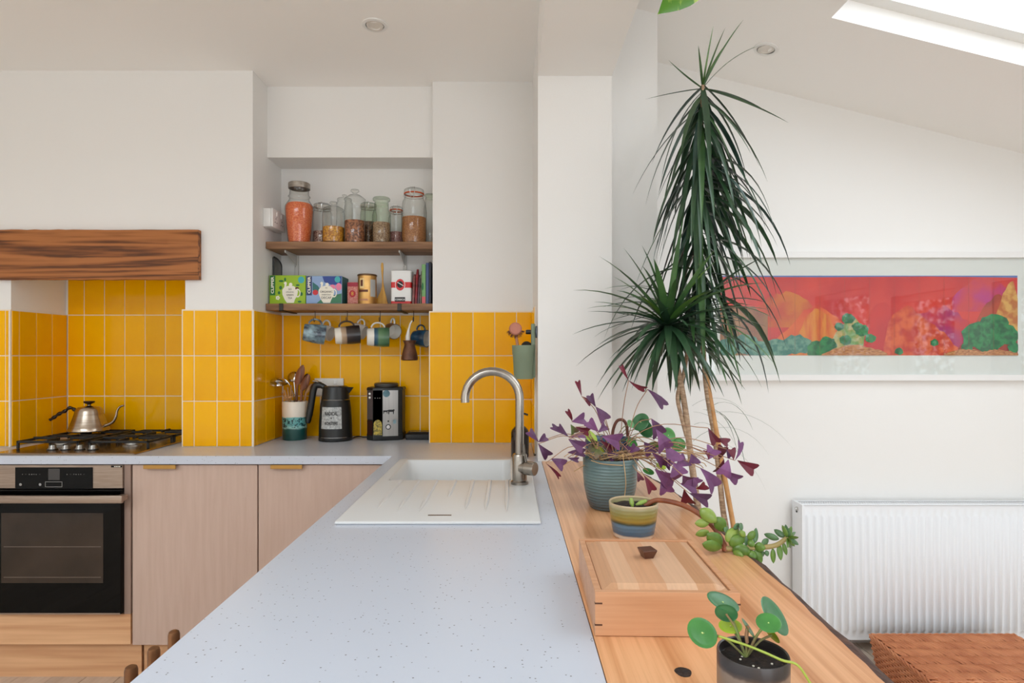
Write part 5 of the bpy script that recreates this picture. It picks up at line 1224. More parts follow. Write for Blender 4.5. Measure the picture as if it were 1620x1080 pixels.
def side(p0, p1, q0, q1, nrm, n_rows=11, step=.034):
    q = MB(); nrm = Vector(nrm); p0, p1, q0, q1 = map(Vector, (p0, p1, q0, q1)); ln_ = (p1 - p0).length; n = int(ln_ / (step / 2))
    for r_ in range(n_rows):
        t = (r_ + .5) / n_rows; a, b = p0.lerp(q0, t), p1.lerp(q1, t)
        q.tube([a.lerp(b, i / n) + nrm * (.003 + .0035 * (1 if (i + r_) % 2 else -1)) + Vector((0, 0, rb.uniform(-.0006, .0006))) for i in range(n + 1)], .0054, 6)
    for i in range(0, n + 1, 2):
        q.tube([p0.lerp(p1, i / n) + nrm * .002, q0.lerp(q1, i / n) + nrm * .002], .003, 5)
    q.build('side_weave', WK, hm, kind='stuff')
zT, zB = bz - .016, .004
C = lambda x, y, z: (x, y, z)
side(C(bx0 + tp2, by1 - tp2, zB), C(bx0 + tp2, by0 + tp2, zB), C(bx0 + .004, by1 - .004, zT), C(bx0 + .004, by0 + .004, zT), (-1, 0, 0))
side(C(bx0 + tp2, by0 + tp2, zB), C(bx1 - tp2, by0 + tp2, zB), C(bx0 + .004, by0 + .004, zT), C(bx1 - .004, by0 + .004, zT), (0, -1, 0))
side(C(bx1 - tp2, by0 + tp2, zB), C(bx1 - tp2, by1 - tp2, zB), C(bx1 - .004, by0 + .004, zT), C(bx1 - .004, by1 - .004, zT), (1, 0, 0))
lid = MB().box(bx0 + .004, bx1 - .004, by0 + .004, by1 - .004, bz - .012, bz - .005).build('lid', WKD, hm, smooth=False)
nb = 6; bw_ = (by1 - by0 - .008) / nb
for k in range(nb):
    ya = by1 - .004 - k * bw_; yb_ = ya - bw_; q = MB(); x = bx0 - .02
    while x < bx1 - .006:
        sl_ = .05; h0 = rb.uniform(-.0008, .0008)
        pts = [Vector((x + sl_ * t, ya + (yb_ - .004 - ya) * t, bz - .007 + .0085 * math.sin(math.pi * t) + h0)) for t in (0, .25, .5, .75, 1)]
        pts = [p for p in pts if bx0 + .004 < p.x < bx1 - .003]
        if len(pts) > 1: q.tube(pts, [.0056 * rb.uniform(.85, 1.1)] * len(pts), 5)
        x += .0158
    q.build('lid_weave', WK, lid, kind='stuff')
q = MB(); per_ = [(bx0, by1), (bx0, by0), (bx1, by0), (bx1, by1), (bx0, by1)]; pts = []
for (xa, ya), (xb, yb_) in zip(per_[:-1], per_[1:]):
    n = int(math.hypot(xb - xa, yb_ - ya) / .006)
    pts += [Vector((xa + (xb - xa) * i / n, ya + (yb_ - ya) * i / n, 0)) for i in range(n)]
for ph in (0, 2.09, 4.19):
    q.tube([p + Vector((.0035 * math.cos(i * .42 + ph), .0035 * math.cos(i * .42 + ph), bz - .008 + .0055 * math.sin(i * .42 + ph))) for i, p in enumerate(pts)], .0042, 6)
q.build('rim', WK, hm)
for px in (1470, 1528):
    X = XX(px, 2.5); MB().tube([Vector((X - .018, by0 + .018, bz - .001)), Vector((X, by0 + .006, bz + .006)), Vector((X + .018, by0 + .018, bz - .001))], .005, 8).build('hinge_loop', WK, hm)

# ================================================================ downlights
def downlight(label, c, nrm):
    o = thing('downlight', label, 'light', c, group='recessed ceiling lights')
    M = Matrix.Translation(c) @ Vector(nrm).to_track_quat('Z', 'Y').to_matrix().to_4x4()
    MB().lathe([(.049, .0002), (.048, .004), (.042, .0065), (.036, .006), (.0345, .002)], 40, M=M).build('trim_ring', WHITEP, o)
    MB().lathe([(.0345, .0025), (.033, -.004), (.0325, .0015)], 40, M=M).build('gap_ring', mat('dark_gap', (70, 62, 56), .7), o)
    MB().lathe([(.0325, .001), (.031, .005), (.024, .006), (.022, .002), (0, .001)], 32, M=M @ Matrix.Rotation(R(8), 4, 'X')).build('lamp', mat('lamp_off', (222, 216, 208), .3), o)
downlight('white recessed downlight in the flat kitchen ceiling', Vector((-.513, K * 2.589, ZCEIL)), (0, 0, -1))
downlight('white recessed downlight in the sloping ceiling', Vector((1.045, K * 2.787, zs(1.045))), (-.2425, 0, -.970))

# ================================================================ wooden box
bl = Vector((.1225, K * .9856 - .001, WT))
wbx = thing('wooden_box', 'beech lidded box with dark corner splines and knob', 'box', (bl.x, bl.y, WT + .0008), rz=R(-1.2))
BX = wood('box_beech', (198, 142, 102), (218, 166, 126), 'x', 16, .4, ring=.25, along=.03, rings=.5); W_, L_, H_, t_ = .208, .252, .0635, .010
def lb(name, m, x0, x1, y0, y1, z0, z1, par=wbx, bev=.0006): return MB().box(x0, x1, y0, y1, z0, z1, bev, 1).build(name, m, par, world=False, smooth=False)
lb('front_panel', BX, 0, W_, 0, t_, 0, H_); lb('back_panel', BX, 0, W_, L_ - t_, L_, 0, H_); lb('side_panel', BX, 0, t_, t_, L_ - t_, 0, H_); lb('side_panel', BX, W_ - t_, W_, t_, L_ - t_, 0, H_); lb('bottom', BX, t_, W_ - t_, t_, L_ - t_, .003, .009)
SPL = mat('walnut_spline', (84, 50, 34), .5)
for z in (.016, .047): lb('corner_spline', SPL, -.0004, .0105, -.0004, .004, z - .0011, z + .0011, bev=0)
for z in (.016, .047): lb('corner_spline', SPL, W_ - .0105, W_ + .0004, -.0004, .004, z - .0011, z + .0011, bev=0)
cols = [(206, 156, 118), (216, 172, 136), (208, 158, 120), (220, 178, 144), (198, 148, 108), (214, 168, 130)]
lid_ = lb('lid', mat('lid_core', (206, 150, 110), .5), t_ + .001, W_ - t_ - .001, t_ + .001, L_ - t_ - .001, H_ - .008, H_ - .0055, bev=0)
lx0, lx1, ly0, ly1 = t_ + .0015, W_ - t_ - .0015, t_ + .0015, L_ - t_ - .0015
cuts = [0, .13, .30, .52, .76, .90, 1.0]; ch = .016; hz_ = .006
for i in range(6):
    a, b = lx0 + (lx1 - lx0) * cuts[i], lx0 + (lx1 - lx0) * cuts[i + 1]
    wm = wood('lid_strip_%d' % i, tuple(int(v * .93) for v in cols[i]), cols[i], 'y', 20, .4, ring=.2, along=.03, rings=.5)
    def zt2(x, y):
        d = min(x - lx0, lx1 - x, y - ly0, ly1 - y); return H_ - .0030 + hz_ * max(0, min(1, d / ch))
    xs2 = sorted({a, b} | ({lx0 + ch} if a < lx0 + ch < b else set()) | ({lx1 - ch} if a < lx1 - ch < b else set())); ysb = [ly0, ly0 + ch, ly1 - ch, ly1]
    q = MB(); g2 = [[q.bm.verts.new((x + (.0001 if x == a else 0), y, zt2(x, y))) for y in ysb] for x in xs2]
    for ii in range(len(xs2) - 1):
        for j in range(3): q.bm.faces.new((g2[ii][j], g2[ii + 1][j], g2[ii + 1][j + 1], g2[ii][j + 1]))
    q.build('lid_strip', wm, lid_, world=False, smooth=False, recalc=False)
kx, ky = W_ * .50, L_ * .56; zk = H_ + .003
def sq(h, z, rot=R(14)):
    return [(kx + h * math.sqrt(2) * math.cos(rot + R(45 + 90 * i)), ky + h * math.sqrt(2) * math.sin(rot + R(45 + 90 * i)), z) for i in range(4)]
MB().loft([sq(.0072, zk - .001), sq(.0078, zk + .001), sq(.0122, zk + .013), sq(.0120, zk + .0145)]).build('knob', mat('walnut_knob', (88, 52, 36), .35), lid_, world=False, smooth=False)
# ================================================================ plants
def blade(par, base, d0, L, w, droop, m, n=9, twist=0.0, name='leaf'):
    base = Vector(base); d0 = Vector(d0).normalized(); pts = []; p = base.copy(); d = d0.copy(); st = L / n
    for i in range(n + 1):
        lim = 2.275 if p.x < .402 else (2.385 if p.x < .60 else 2.70)
        pts.append(Vector((p.x, min(p.y, lim - .01), p.z))); p = p + d * st; d = (d + Vector((0, 0, -droop / n))).normalized()
    q = MB(); vs = []; fs_ = []
    for i, p in enumerate(pts):
        t = i / n; tg = (pts[min(i + 1, n)] - pts[max(i - 1, 0)]).normalized()
        s_ = tg.cross(Vector((0, 0, 1)))
        if s_.length < .05: s_ = tg.cross(Vector((0, 1, 0)))
        s_.normalize(); nn = s_.cross(tg)
        if twist: s_ = (Matrix.Rotation(twist * t, 3, tg) @ s_); nn = s_.cross(tg)
        ww = w * (.62 + .38 * min(1, t * 4)) * (1 - t ** 2.2) ** .8 + .0003
        vs += [p - s_ * ww * .5 + nn * ww * .16, p, p + s_ * ww * .5 + nn * ww * .16]
    for i in range(n): a = 3 * i; fs_ += [(a, a + 1, a + 4, a + 3), (a + 1, a + 2, a + 5, a + 4)]
    q._add(vs, fs_); return q.build(name, m, par, recalc=False, angle=80)
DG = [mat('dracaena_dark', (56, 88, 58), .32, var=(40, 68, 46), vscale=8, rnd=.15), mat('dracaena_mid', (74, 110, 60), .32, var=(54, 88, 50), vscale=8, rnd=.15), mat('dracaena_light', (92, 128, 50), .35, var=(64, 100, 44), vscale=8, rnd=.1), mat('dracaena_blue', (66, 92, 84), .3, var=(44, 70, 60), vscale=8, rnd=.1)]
BARKP = mat('dracaena_bark', (192, 164, 136), .8, var=(150, 122, 98), vscale=60, stretch=(1, 1, 3), bump=.6, bscale=60)
DP = 2.40
pb = Vector((.76, K * 2.40, 0))
dr = thing('dracaena', 'tall drooping dracaena with three leafy crowns in front of the picture', 'plant', pb)
MB().lathe([(0, .001), (.11, .001), (.12, .01), (.14, .26), (.145, .27), (.145, .29), (.132, .29), (.128, .25), (0, .25)], 40, c=pb).build('pot', mat('floor_pot', (196, 190, 180), .5, var=(176, 168, 156), vscale=10), dr, angle=40)
MB().lathe([(.127, .255), (.06, .262), (0, .262)], 24, c=pb).build('soil', SOIL, dr)
trA = catmull([pb + Vector((.01, 0, .25)), V(1150, 860, DP), V(1143, 800, DP), V(1132, 700, DP), V(1116, 600, DP), V(1108, 450, DP), V(1103, 300, DP), V(1109, 200, DP), V(1112, 135, DP)], 8)
MB().tube(trA, [.0105 - .004 * i / (len(trA) - 1) for i in range(len(trA))], 10).build('trunk', BARKP, dr, angle=60)
trB = catmull([pb + Vector((-.03, .01, .25)), V(1112, 860, DP), V(1098, 760, DP), V(1090, 700, DP), V(1086, 660, DP), V(1076, 600, DP), V(1064, 550, DP), V(1057, 515, DP)], 6)
MB().tube(trB, [.0125 - .004 * i / (len(trB) - 1) for i in range(len(trB))], 10).build('trunk', BARKP, dr, angle=60)
trB2 = catmull([V(1086, 690, DP), V(1077, 655, DP), V(1072, 625, DP), V(1082, 590, DP), V(1090, 540, DP)], 6)
MB().tube(trB2, .007, 8).build('trunk', BARKP, dr, angle=60)
cane = MB().tube([pb + Vector((.05, -.01, .25)), V(1160, 830, DP - .02), V(1120, 610, DP), V(1112, 560, DP)], .0085, 10).build('support_cane', mat('bamboo', (206, 156, 100), .45, var=(186, 132, 80), vscale=30), dr, angle=60)
rb = random.Random(4)
def D2(px, py, dd=0.0): return V(px, py, DP + dd)
# top tuft, leaf by leaf: base to tip with a droop
topc = V(1112, 136, DP)
for tx, ty, w, dr_, lm, dd in ((1128, 40, .013, .25, 2, -.03), (1146, 42, .013, .3, 1, .05), (1172, 30, .016, .5, 1, -.08), (1196, 66, .016, .7, 1, .03), (1060, 92, .011, -.3, 1, -.02), (1024, 152, .012, .1, 0, -.05), (1242, 188, .018, .25, 1, -.05), (1105, 70, .010, .0, 1, .06), (1215, 175, .012, .4, 0, .12), (1150, 62, .013, .5, 2, .1)):
    tip = D2(tx, ty, dd); d = tip - topc; L = d.length * 1.04
    blade(dr, topc + Vector((0, 0, -.01)), d.normalized() + Vector((0, 0, .45 * dr_)), L, w, dr_ * 1.0, DG[lm], n=10)
def path(pts, f):
    k = f * (len(pts) - 1); i = min(int(k), len(pts) - 2); return pts[i].lerp(pts[i + 1], k - i)
seg0 = [p for p in trA if p.z > ZZ(470, DP)]
for i in range(104):
    f = 1 - (i / 104) ** .9
    b = path(seg0, f); az = i * 2.39996 + rb.uniform(-.3, .3); el = R(rb.uniform(-8, 14) - 30 * min(1, (1 - f) * 1.2))
    L = rb.uniform(.30, .43); lm = rb.choice((0, 0, 0, 1, 3))
    d = Vector((math.cos(az) * math.cos(el), math.sin(az) * math.cos(el) * .8, math.sin(el)))
    spread = .62 if f > .6 else .70
    d.x *= spread; d.y *= spread; d.z -= .55
    blade(dr, b, d, L, rb.uniform(.018, .026), rb.uniform(.7, 1.7), DG[lm], n=9, twist=rb.uniform(-.6, .6))
# long hanging leaves down the column
for i in range(34):
    f = rb.uniform(.0, .55); b = path(seg0, f); az = rb.uniform(-1.2, 1.0) if i % 3 else rb.uniform(0, 6.28)
    d = Vector((math.cos(az) * .75, math.sin(az) * .5, rb.uniform(-.5, .15)))
    blade(dr, b, d, rb.uniform(.34, .48), rb.uniform(.020, .029), rb.uniform(1.5, 2.6), DG[rb.choice((0, 0, 3, 3, 1))], n=9, twist=rb.uniform(-.5, .5))
# left crown rosette
cB = V(1057, 516, DP - .05)
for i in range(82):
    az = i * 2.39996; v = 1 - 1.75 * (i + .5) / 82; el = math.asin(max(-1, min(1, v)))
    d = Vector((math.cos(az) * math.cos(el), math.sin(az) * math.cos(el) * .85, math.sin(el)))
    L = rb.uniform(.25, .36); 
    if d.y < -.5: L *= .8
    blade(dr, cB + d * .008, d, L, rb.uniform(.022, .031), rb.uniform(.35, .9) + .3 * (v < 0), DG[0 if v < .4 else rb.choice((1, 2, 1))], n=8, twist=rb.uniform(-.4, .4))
# right, deeper crown with near horizontal leaves
cC = V(1092, 500, DP + .06)
for i in range(40):
    az = i * 2.39996 + .5; v = .75 - 1.5 * (i + .5) / 40; el = math.asin(max(-1, min(1, v)))
    d = Vector((math.cos(az) * math.cos(el), math.sin(az) * math.cos(el) * .8, math.sin(el)))
    blade(dr, cC + d * .01, d, rb.uniform(.24, .36), rb.uniform(.016, .022), rb.uniform(.4, 1.2), DG[rb.choice((0, 0, 1))], n=8, twist=rb.uniform(-.5, .5))
for i in range(10):
    a = V(rb.uniform(1085, 1130), rb.uniform(640, 700), DP); blade(dr, a, (rb.uniform(.2, .8), rb.uniform(-.4, .3), rb.uniform(-.2, .5)), rb.uniform(.2, .34), .004, rb.uniform(1.4, 2.6), DG[1], n=9)

# ---------------------------------------------------------------- teal pot with purple oxalis
DO_ = 1.815; pc = Vector((XX(965, DO_), K * DO_, WT + .0006))
ox = thing('oxalis', 'purple shamrock plant spilling from a ribbed teal pot', 'plant', pc)
TEALPOT = bandmat('teal_pot', [(0, (62, 80, 90)), (.3, (82, 102, 106)), (.6, (98, 120, 118)), (1, (80, 102, 102))], .135, rough=.32, noise=.1, nscale=14, bump=.35)
ph = .134
MB().lathe([(0, 0), (.050, 0), (.054, .003), (.062, .025), (.069, .06), (.0715, .095), (.0715, ph - .002), (.070, ph), (.0665, ph - .002), (.066, ph - .02), (0, ph - .02)], 48, c=pc).build('pot', TEALPOT, ox, angle=50)
MB().lathe([(.066, ph - .02), (.03, ph - .012), (0, ph - .012)], 24, c=pc).build('soil', SOIL, ox)
PUR = [mat('oxalis_purple', (96, 48, 90), .5, var=(72, 34, 70), vscale=25, rnd=.12), mat('oxalis_violet', (128, 76, 124), .5, var=(98, 54, 96), vscale=25, rnd=.1), mat('oxalis_red', (112, 22, 46), .45, var=(84, 18, 40), vscale=25, rnd=.1), mat('oxalis_green', (96, 124, 62), .5, var=(110, 90, 70), vscale=25)]
LT = [(80, 500, 20, 435, 35, 0), (80, 500, 128, 468, 36, 0), (78, 510, 140, 585, 46, 0), (150, 595, 228, 640, 55, 0), (120, 620, 200, 705, 20, 2), (250, 470, 148, 408, 26, 0), (250, 470, 190, 405, 24, 0), (250, 475, 345, 458, 36, 1), (250, 485, 342, 535, 55, 0), (245, 560, 350, 562, 36, 0), (245, 590, 310, 602, 24, 0),
      (270, 382, 238, 315, 22, 2), (268, 385, 347, 366, 55, 1), (262, 400, 285, 455, 44, 3), (290, 415, 372, 440, 42, 2), (325, 240, 300, 150, 24, 2), (325, 240, 382, 285, 28, 2), (405, 300, 370, 228, 34, 0), (405, 300, 465, 382, 52, 0), (420, 440, 358, 376, 50, 1), (418, 445, 460, 402, 50, 1), (440, 468, 546, 500, 75, 1), (430, 490, 502, 558, 40, 2),
      (592, 150, 546, 60, 20, 2), (592, 150, 692, 200, 30, 2), (700, 200, 802, 305, 42, 0), (722, 368, 765, 465, 75, 0), (750, 430, 800, 545, 80, 1), (680, 500, 728, 575, 60, 0), (725, 560, 795, 622, 50, 0), (800, 520, 862, 625, 80, 1), (855, 645, 925, 598, 65, 1), (850, 620, 880, 695, 80, 1), (742, 655, 865, 722, 100, 1), (780, 690, 812, 795, 65, 1), (555, 518, 658, 582, 50, 0),
      (888, 738, 985, 765, 90, 1), (908, 770, 932, 852, 66, 2), (938, 792, 1052, 836, 60, 0), (975, 765, 1035, 738, 52, 2), (1000, 648, 1087, 768, 78, 1), (948, 568, 965, 630, 60, 1), (1045, 600, 1080, 535, 66, 1), (1050, 600, 1030, 545, 30, 2), (1108, 600, 1135, 520, 44, 2), (1150, 540, 1178, 592, 30, 0), (1045, 420, 1098, 512, 44, 2), (1092, 480, 1165, 510, 40, 2),
      (1135, 598, 1098, 672, 50, 2), (1160, 600, 1125, 695, 66, 1), (1138, 660, 1225, 718, 55, 1), (1190, 602, 1172, 535, 42, 2), (1198, 605, 1226, 492, 40, 1), (1212, 605, 1318, 662, 60, 2), (640, 668, 662, 724, 32, 2), (680, 690, 728, 786, 46, 2), (550, 600, 590, 640, 30, 0), (830, 600, 800, 640, 50, 0), (900, 690, 930, 720, 60, 0), (960, 700, 990, 740, 50, 1), (600, 560, 640, 520, 40, 0), (470, 560, 520, 600, 44, 0), (350, 560, 400, 530, 44, 3), (370, 480, 405, 520, 40, 3), (410, 540, 430, 585, 44, 3)]
rb = random.Random(12)
stems = []
for i, (ax_, ay_, bx_, by_, w_, mi) in enumerate(LT):
    px0, py0, px1, py1 = 830 + ax_ / 3.6, 560 + ay_ / 3.6, 830 + bx_ / 3.6, 560 + by_ / 3.6
    xo = (px0 - 965) / 240
    Db = DO_ - .06 + rb.uniform(-.05, .06) - .04 * max(0, xo); De = Db + rb.uniform(-.035, .035)
    b = V(px0, py0, Db); e = V(px1, py1, De); d = e - b; Lf = d.length; d.normalize(); wd_ = S(w_ / 3.6, Db) * 1.35
    s_ = d.cross(Vector((0, 1, 0))).normalized(); nn = s_.cross(d); ro = rb.uniform(-.5, .5); s_ = Matrix.Rotation(ro, 3, d) @ s_; nn = s_.cross(d)
    half = [(0, .02), (.30, .20), (.62, .38), (.90, .50), (1.0, .44), (.97, .22), (.88, 0)]
    q = MB(); fold = .12
    mids = [(0, 0), (.30, 0), (.62, 0), (.88, 0)]
    cv_ = rb.uniform(.06, .16)
    mv = [q.bm.verts.new(b + d * Lf * t - nn * Lf * cv_ * math.sin(math.pi * t)) for t, _ in mids]
    for sg in (1, -1):
        hv = [q.bm.verts.new(b + d * Lf * t + s_ * sg * wd_ * y_ - nn * (fold * wd_ * y_ * 2 + Lf * cv_ * math.sin(math.pi * min(1, t)))) for t, y_ in half[:-1]]
        quads = [(mv[0], hv[0], hv[1], mv[1]), (mv[1], hv[1], hv[2], mv[2]), (mv[2], hv[2], hv[3], mv[3]), (mv[3], hv[3], hv[4], hv[5])]
        for f_ in quads: q.bm.faces.new(f_ if sg > 0 else f_[::-1])
    q.build('leaflet', PUR[mi], ox, recalc=False, angle=20)
    stems.append((b, mi))
STM = mat('oxalis_stem', (176, 140, 104), .6, var=(150, 110, 90), vscale=30)
crown = pc + Vector((0, 0, ph - .012))
for i, (b, mi) in enumerate(stems):
    if i % 2 and i % 5: continue
    a = crown + Vector((rb.uniform(-.03, .04), rb.uniform(-.03, .03), 0)); mid = a.lerp(b, .5) + Vector((0, 0, .035 + .05 * abs(b.x - a.x)))
    MB().tube(catmull([a, mid, b], 5), .0011, 5).build('stem', STM, ox, angle=80)
STRAW = mat('dry_stem', (206, 172, 122), .7, var=(176, 138, 92), vscale=30)
for i in range(24):
    right = i % 4 != 0
    a = crown + Vector((rb.uniform(-.05, .05), rb.uniform(-.055, .02), rb.uniform(.004, .02)))
    e = V(rb.uniform(1010, 1120) if right else rb.uniform(895, 950), rb.uniform(712, 740), DO_ + rb.uniform(-.08, .08))
    mid = a.lerp(e, .5) + Vector((0, rb.uniform(-.02, .02), rb.uniform(.0, .022)))
    MB().tube(catmull([a, mid, e, e + Vector((.02 if right else -.02, 0, -.012))], 4), .0011, 5).build('dry_stem', STRAW, ox, angle=80)
for pts in ([(985, 718), (988, 740), (990, 765), (988, 785)], [(935, 728), (950, 733), (968, 735), (985, 736)]):
    MB().tube(catmull([V(x, y, DO_ - .085) for x, y in pts], 5), .0011, 5).build('dry_stem', STRAW, ox, angle=80)

# ---------------------------------------------------------------- round-leaved plants
def round_leaf(par, cpx, cpy, major, minor, D, m, sgn=1, stem_to=None, sm=None, name='leaf', cup=.12, stem_r=.0012):
    c = V(cpx, cpy, D); k = D / 1080
    a = Vector((major[0] * k, 0, -major[1] * k)); al = a.length
    pd = Vector((-a.z, 0, a.x)).normalized(); mb_ = minor * k
    b = pd * mb_ + Vector((0, sgn * math.sqrt(max(0, al * al - mb_ * mb_)) * .9, 0))
    nrm = a.cross(b).normalized()
    if nrm.z < 0: nrm = -nrm
    q = MB(); n = 24; cv = q.bm.verts.new(c - nrm * al * cup); rings = []
    for t in (.35, .7, .92, 1.0):
        ring = []
        for i in range(n):
            an = 2 * math.pi * i / n; ring.append(q.bm.verts.new(c + (a * math.cos(an) + b * math.sin(an)) * t - nrm * al * cup * (1 - t * t) - (nrm * al * .05 if t == 1 else Vector())))
        rings.append(ring)
    for i in range(n): q.bm.faces.new((cv, rings[0][i], rings[0][(i + 1) % n]))
    for r0, r1 in zip(rings[:-1], rings[1:]):
        for i in range(n): q.bm.faces.new((r0[i], r1[i], r1[(i + 1) % n], r0[(i + 1) % n]))
    o = q.build(name, m, par, recalc=False, angle=80)
    sp_ = c - nrm * al * cup; dot = MB().lathe([(0, .0006), (al * .05, .0004), (al * .06, 0)], 10, M=Matrix.Translation(sp_ + nrm * .0004) @ nrm.to_track_quat('Z', 'Y').to_matrix().to_4x4()).build('leaf_eye', mat('leaf_eye', (190, 210, 130), .5), o)
    if stem_to is not None:
        mid = sp_.lerp(stem_to, .5) + Vector((0, 0, .12 * (sp_ - stem_to).length))
        MB().tube(catmull([stem_to, mid, sp_ - nrm * .0005], 5), stem_r, 6).build('stem', sm, par, angle=80)
PG = [mat('pilea_green', (74, 138, 64), .32, var=(56, 116, 52), vscale=30), mat('pilea_dark', (62, 118, 74), .3, var=(48, 100, 62), vscale=30), mat('pilea_lime', (166, 190, 48), .4, var=(146, 172, 40), vscale=30)]
PST = mat('pilea_stem', (130, 156, 84), .5, var=(140, 110, 80), vscale=40)
# behind: blue pot with round leaves and a bristly stem
DB = 2.05; bp_ = Vector((XX(966, DB), K * DB, WT + .0006))
pi2 = thing('pilea', 'round-leaved plant in a blue pot behind the purple oxalis', 'plant', bp_)
MB().lathe([(0, 0), (.055, 0), (.060, .004), (.074, .08), (.076, .150), (.074, .153), (.070, .150), (.068, .13), (0, .13)], 40, c=bp_).build('pot', mat('blue_pot', (44, 78, 110), .3, var=(26, 48, 74), vscale=40), pi2, angle=50)
MB().lathe([(.069, .132), (.03, .138), (0, .138)], 24, c=bp_).build('soil', SOIL, pi2)
cr2 = bp_ + Vector((.01, 0, .138))
for x, y, mj, mn, mi, sg in ((1013, 667, (9, -12), 10, 1, 1), (1021, 677, (6, 15), 9.5, 1, -1), (1058, 688, (9, 9), 11, 0, 1), (1073, 703, (10, -6), 9.5, 0, 1), (1036, 705, (11, 3), 8, 0, -1), (998, 670, (5, 5), 5, 0, 1), (1000, 700, (9, 5), 6, 0, 1), (935, 690, (10, 8), 7, 2, 1), (948, 712, (8, 9), 6, 2, -1), (1026, 745, (9, 2), 4, 0, 1), (1046, 737, (8, 2), 4, 2, 1)):
    round_leaf(pi2, x, y, mj, mn, 1.93 if x < 1000 else 1.96, PG[mi], sg, cr2, PST)
MB().tube(catmull([V(968, 700, 2.0), V(970, 680, 2.0), V(976, 666, 2.0), V(985, 664, 2.0), V(991, 672, 2.0), V(993, 690, 2.0)], 6), .0045, 8).build('bristly_stem', mat('bristly_stem', (104, 60, 48), .8, bump=1.0, bscale=160), pi2, angle=80)

# front: dark dipped pot
DPi = .75; pp = Vector((XX(1191, DPi), K * DPi, WT + .0006))
pi1 = thing('pilea', 'small round-leaved plant in a dark-rimmed stoneware pot, nearest', 'plant', pp)
hp_ = .080
DIP = bandmat('dipped_pot', [(0, (112, 96, 82)), (.79, (124, 108, 94)), (.82, (70, 56, 48)), (.86, (42, 38, 38)), (1, (52, 46, 44))], hp_, rough=.35, noise=.05, nscale=60)
MB().lathe([(0, 0), (.031, 0), (.0335, .003), (.0375, .04), (.0378, hp_ - .002), (.0370, hp_), (.0350, hp_ - .001), (.0345, hp_ - .010), (0, hp_ - .010)], 56, c=pp).build('pot', DIP, pi1, angle=50)
q = MB(); rb = random.Random(2)
sv = MB().lathe([(.0345, hp_ - .010)] + [(.0345 * t, hp_ - .009 + .001 * (1 - t)) for t in (.85, .7, .5, .3, .15)] + [(0, hp_ - .008)], 30, c=pp)
for v in sv.bm.verts: v.co.z += rb.uniform(-.0012, .0016)
sv.build('soil', SOIL, pi1, angle=80)
for i in range(5):
    a = rb.uniform(0, 6.28); MB().lathe([(0, .0016), (.0014, .0008), (.0012, 0)], 6, c=pp + Vector((.02 * math.cos(a) * rb.uniform(.3, 1), .02 * math.sin(a), hp_ - .0085))).build('perlite', mat('perlite', (224, 216, 200), .8), pi1)
cp1 = pp + Vector((-.006, .004, hp_ - .009))
for x, y, mj, mn, mi, sg, DD in ((1111.6, 1000, (24, 6), 17, 0, 1, .735), (1144.4, 950.4, (25, 7), 6.5, 1, 1, .77), (1149, 969, (13, 12), 15, 1, -1, .755), (1227, 973, (22, 23), 15, 1, 1, .76), (1216, 984, (19, -3), 9, 0, 1, .735), (1155.5, 989, (18, -2), 5, 2, 1, .775), (1222, 1003, (8, 13), 4, 2, -1, .77), (1184.5, 992.5, (10, 13), 3.5, 0, 1, .752)):
    round_leaf(pi1, x, y, mj, mn, DD, PG[mi], sg, cp1, PST, stem_r=.0013, cup=.10)
MB().tube(catmull([V(1137, 1006, .735), V(1180, 1020, .735), V(1210, 1032, .725), V(1237, 1044, .718), V(1262, 1052, .715), V(1283, 1082, .712)], 6), .0014, 6).build('runner', mat('runner', (160, 178, 72), .5), pi1, angle=80)
MB().tube(catmull([V(1182, 1016, .75), V(1181, 1005, .75), V(1183, 990, .75)], 4), .002, 6).build('stem', mat('woody_stem', (150, 112, 80), .6), pi1, angle=80)

# ---------------------------------------------------------------- succulent in banded pot
DSu = 1.53; ps = Vector((XX(1002, DSu), K * DSu, WT + .0006))
su = thing('succulent', 'trailing succulent with bare brown stem in an olive and blue pot', 'plant', ps)
hs_ = .077
BP = bandmat('banded_pot', [(0, (214, 204, 190)), (.10, (212, 202, 188)), (.14, (70, 100, 128)), (.42, (88, 122, 146)), (.47, (44, 56, 40)), (.55, (150, 124, 50)), (.72, (140, 132, 66)), (.88, (150, 146, 104)), (1, (196, 174, 140))], hs_, rough=.3, noise=.03, nscale=30, bump=.15)
MB().lathe([(0, 0), (.042, 0), (.0445, .002), (.050, .035), (.0538, .065), (.0545, hs_ - .002), (.0535, hs_), (.050, hs_ - .002), (.049, hs_ - .012), (0, hs_ - .012)], 48, c=ps).build('pot', BP, su, angle=50)
sv = MB().lathe([(.049, hs_ - .012)] + [(.049 * t, hs_ - .011 + .003 * (1 - t)) for t in (.8, .6, .4, .2)] + [(0, hs_ - .008)], 28, c=ps)
for v in sv.bm.verts: v.co.z += rb.uniform(-.001, .002)
sv.build('soil', SOIL, su, angle=80)
SB = mat('succulent_stem', (150, 86, 54), .5, var=(120, 64, 42), vscale=40, bump=.4, bscale=80)
st = catmull([V(1020, 800, 1.53), V(1040, 791, 1.52), V(1075, 797, 1.49), V(1105, 812, 1.46), V(1130, 835, 1.43), V(1145, 860, 1.41), V(1148, 871, 1.405)], 6)
MB().tube(st, [.006] * 4 + [.0055] * (len(st) - 8) + [.0075] * 4, 10).build('stem', SB, su, angle=80)
st2 = catmull([V(1147, 868, 1.405), V(1185, 866, 1.39), V(1212, 865, 1.38), V(1230, 861, 1.37), V(1248, 848, 1.365)], 6)
MB().tube(st2, [.006 - .002 * i / len(st2) for i in range(len(st2))], 10).build('stem', mat('young_stem', (168, 150, 96), .5), su, angle=80)
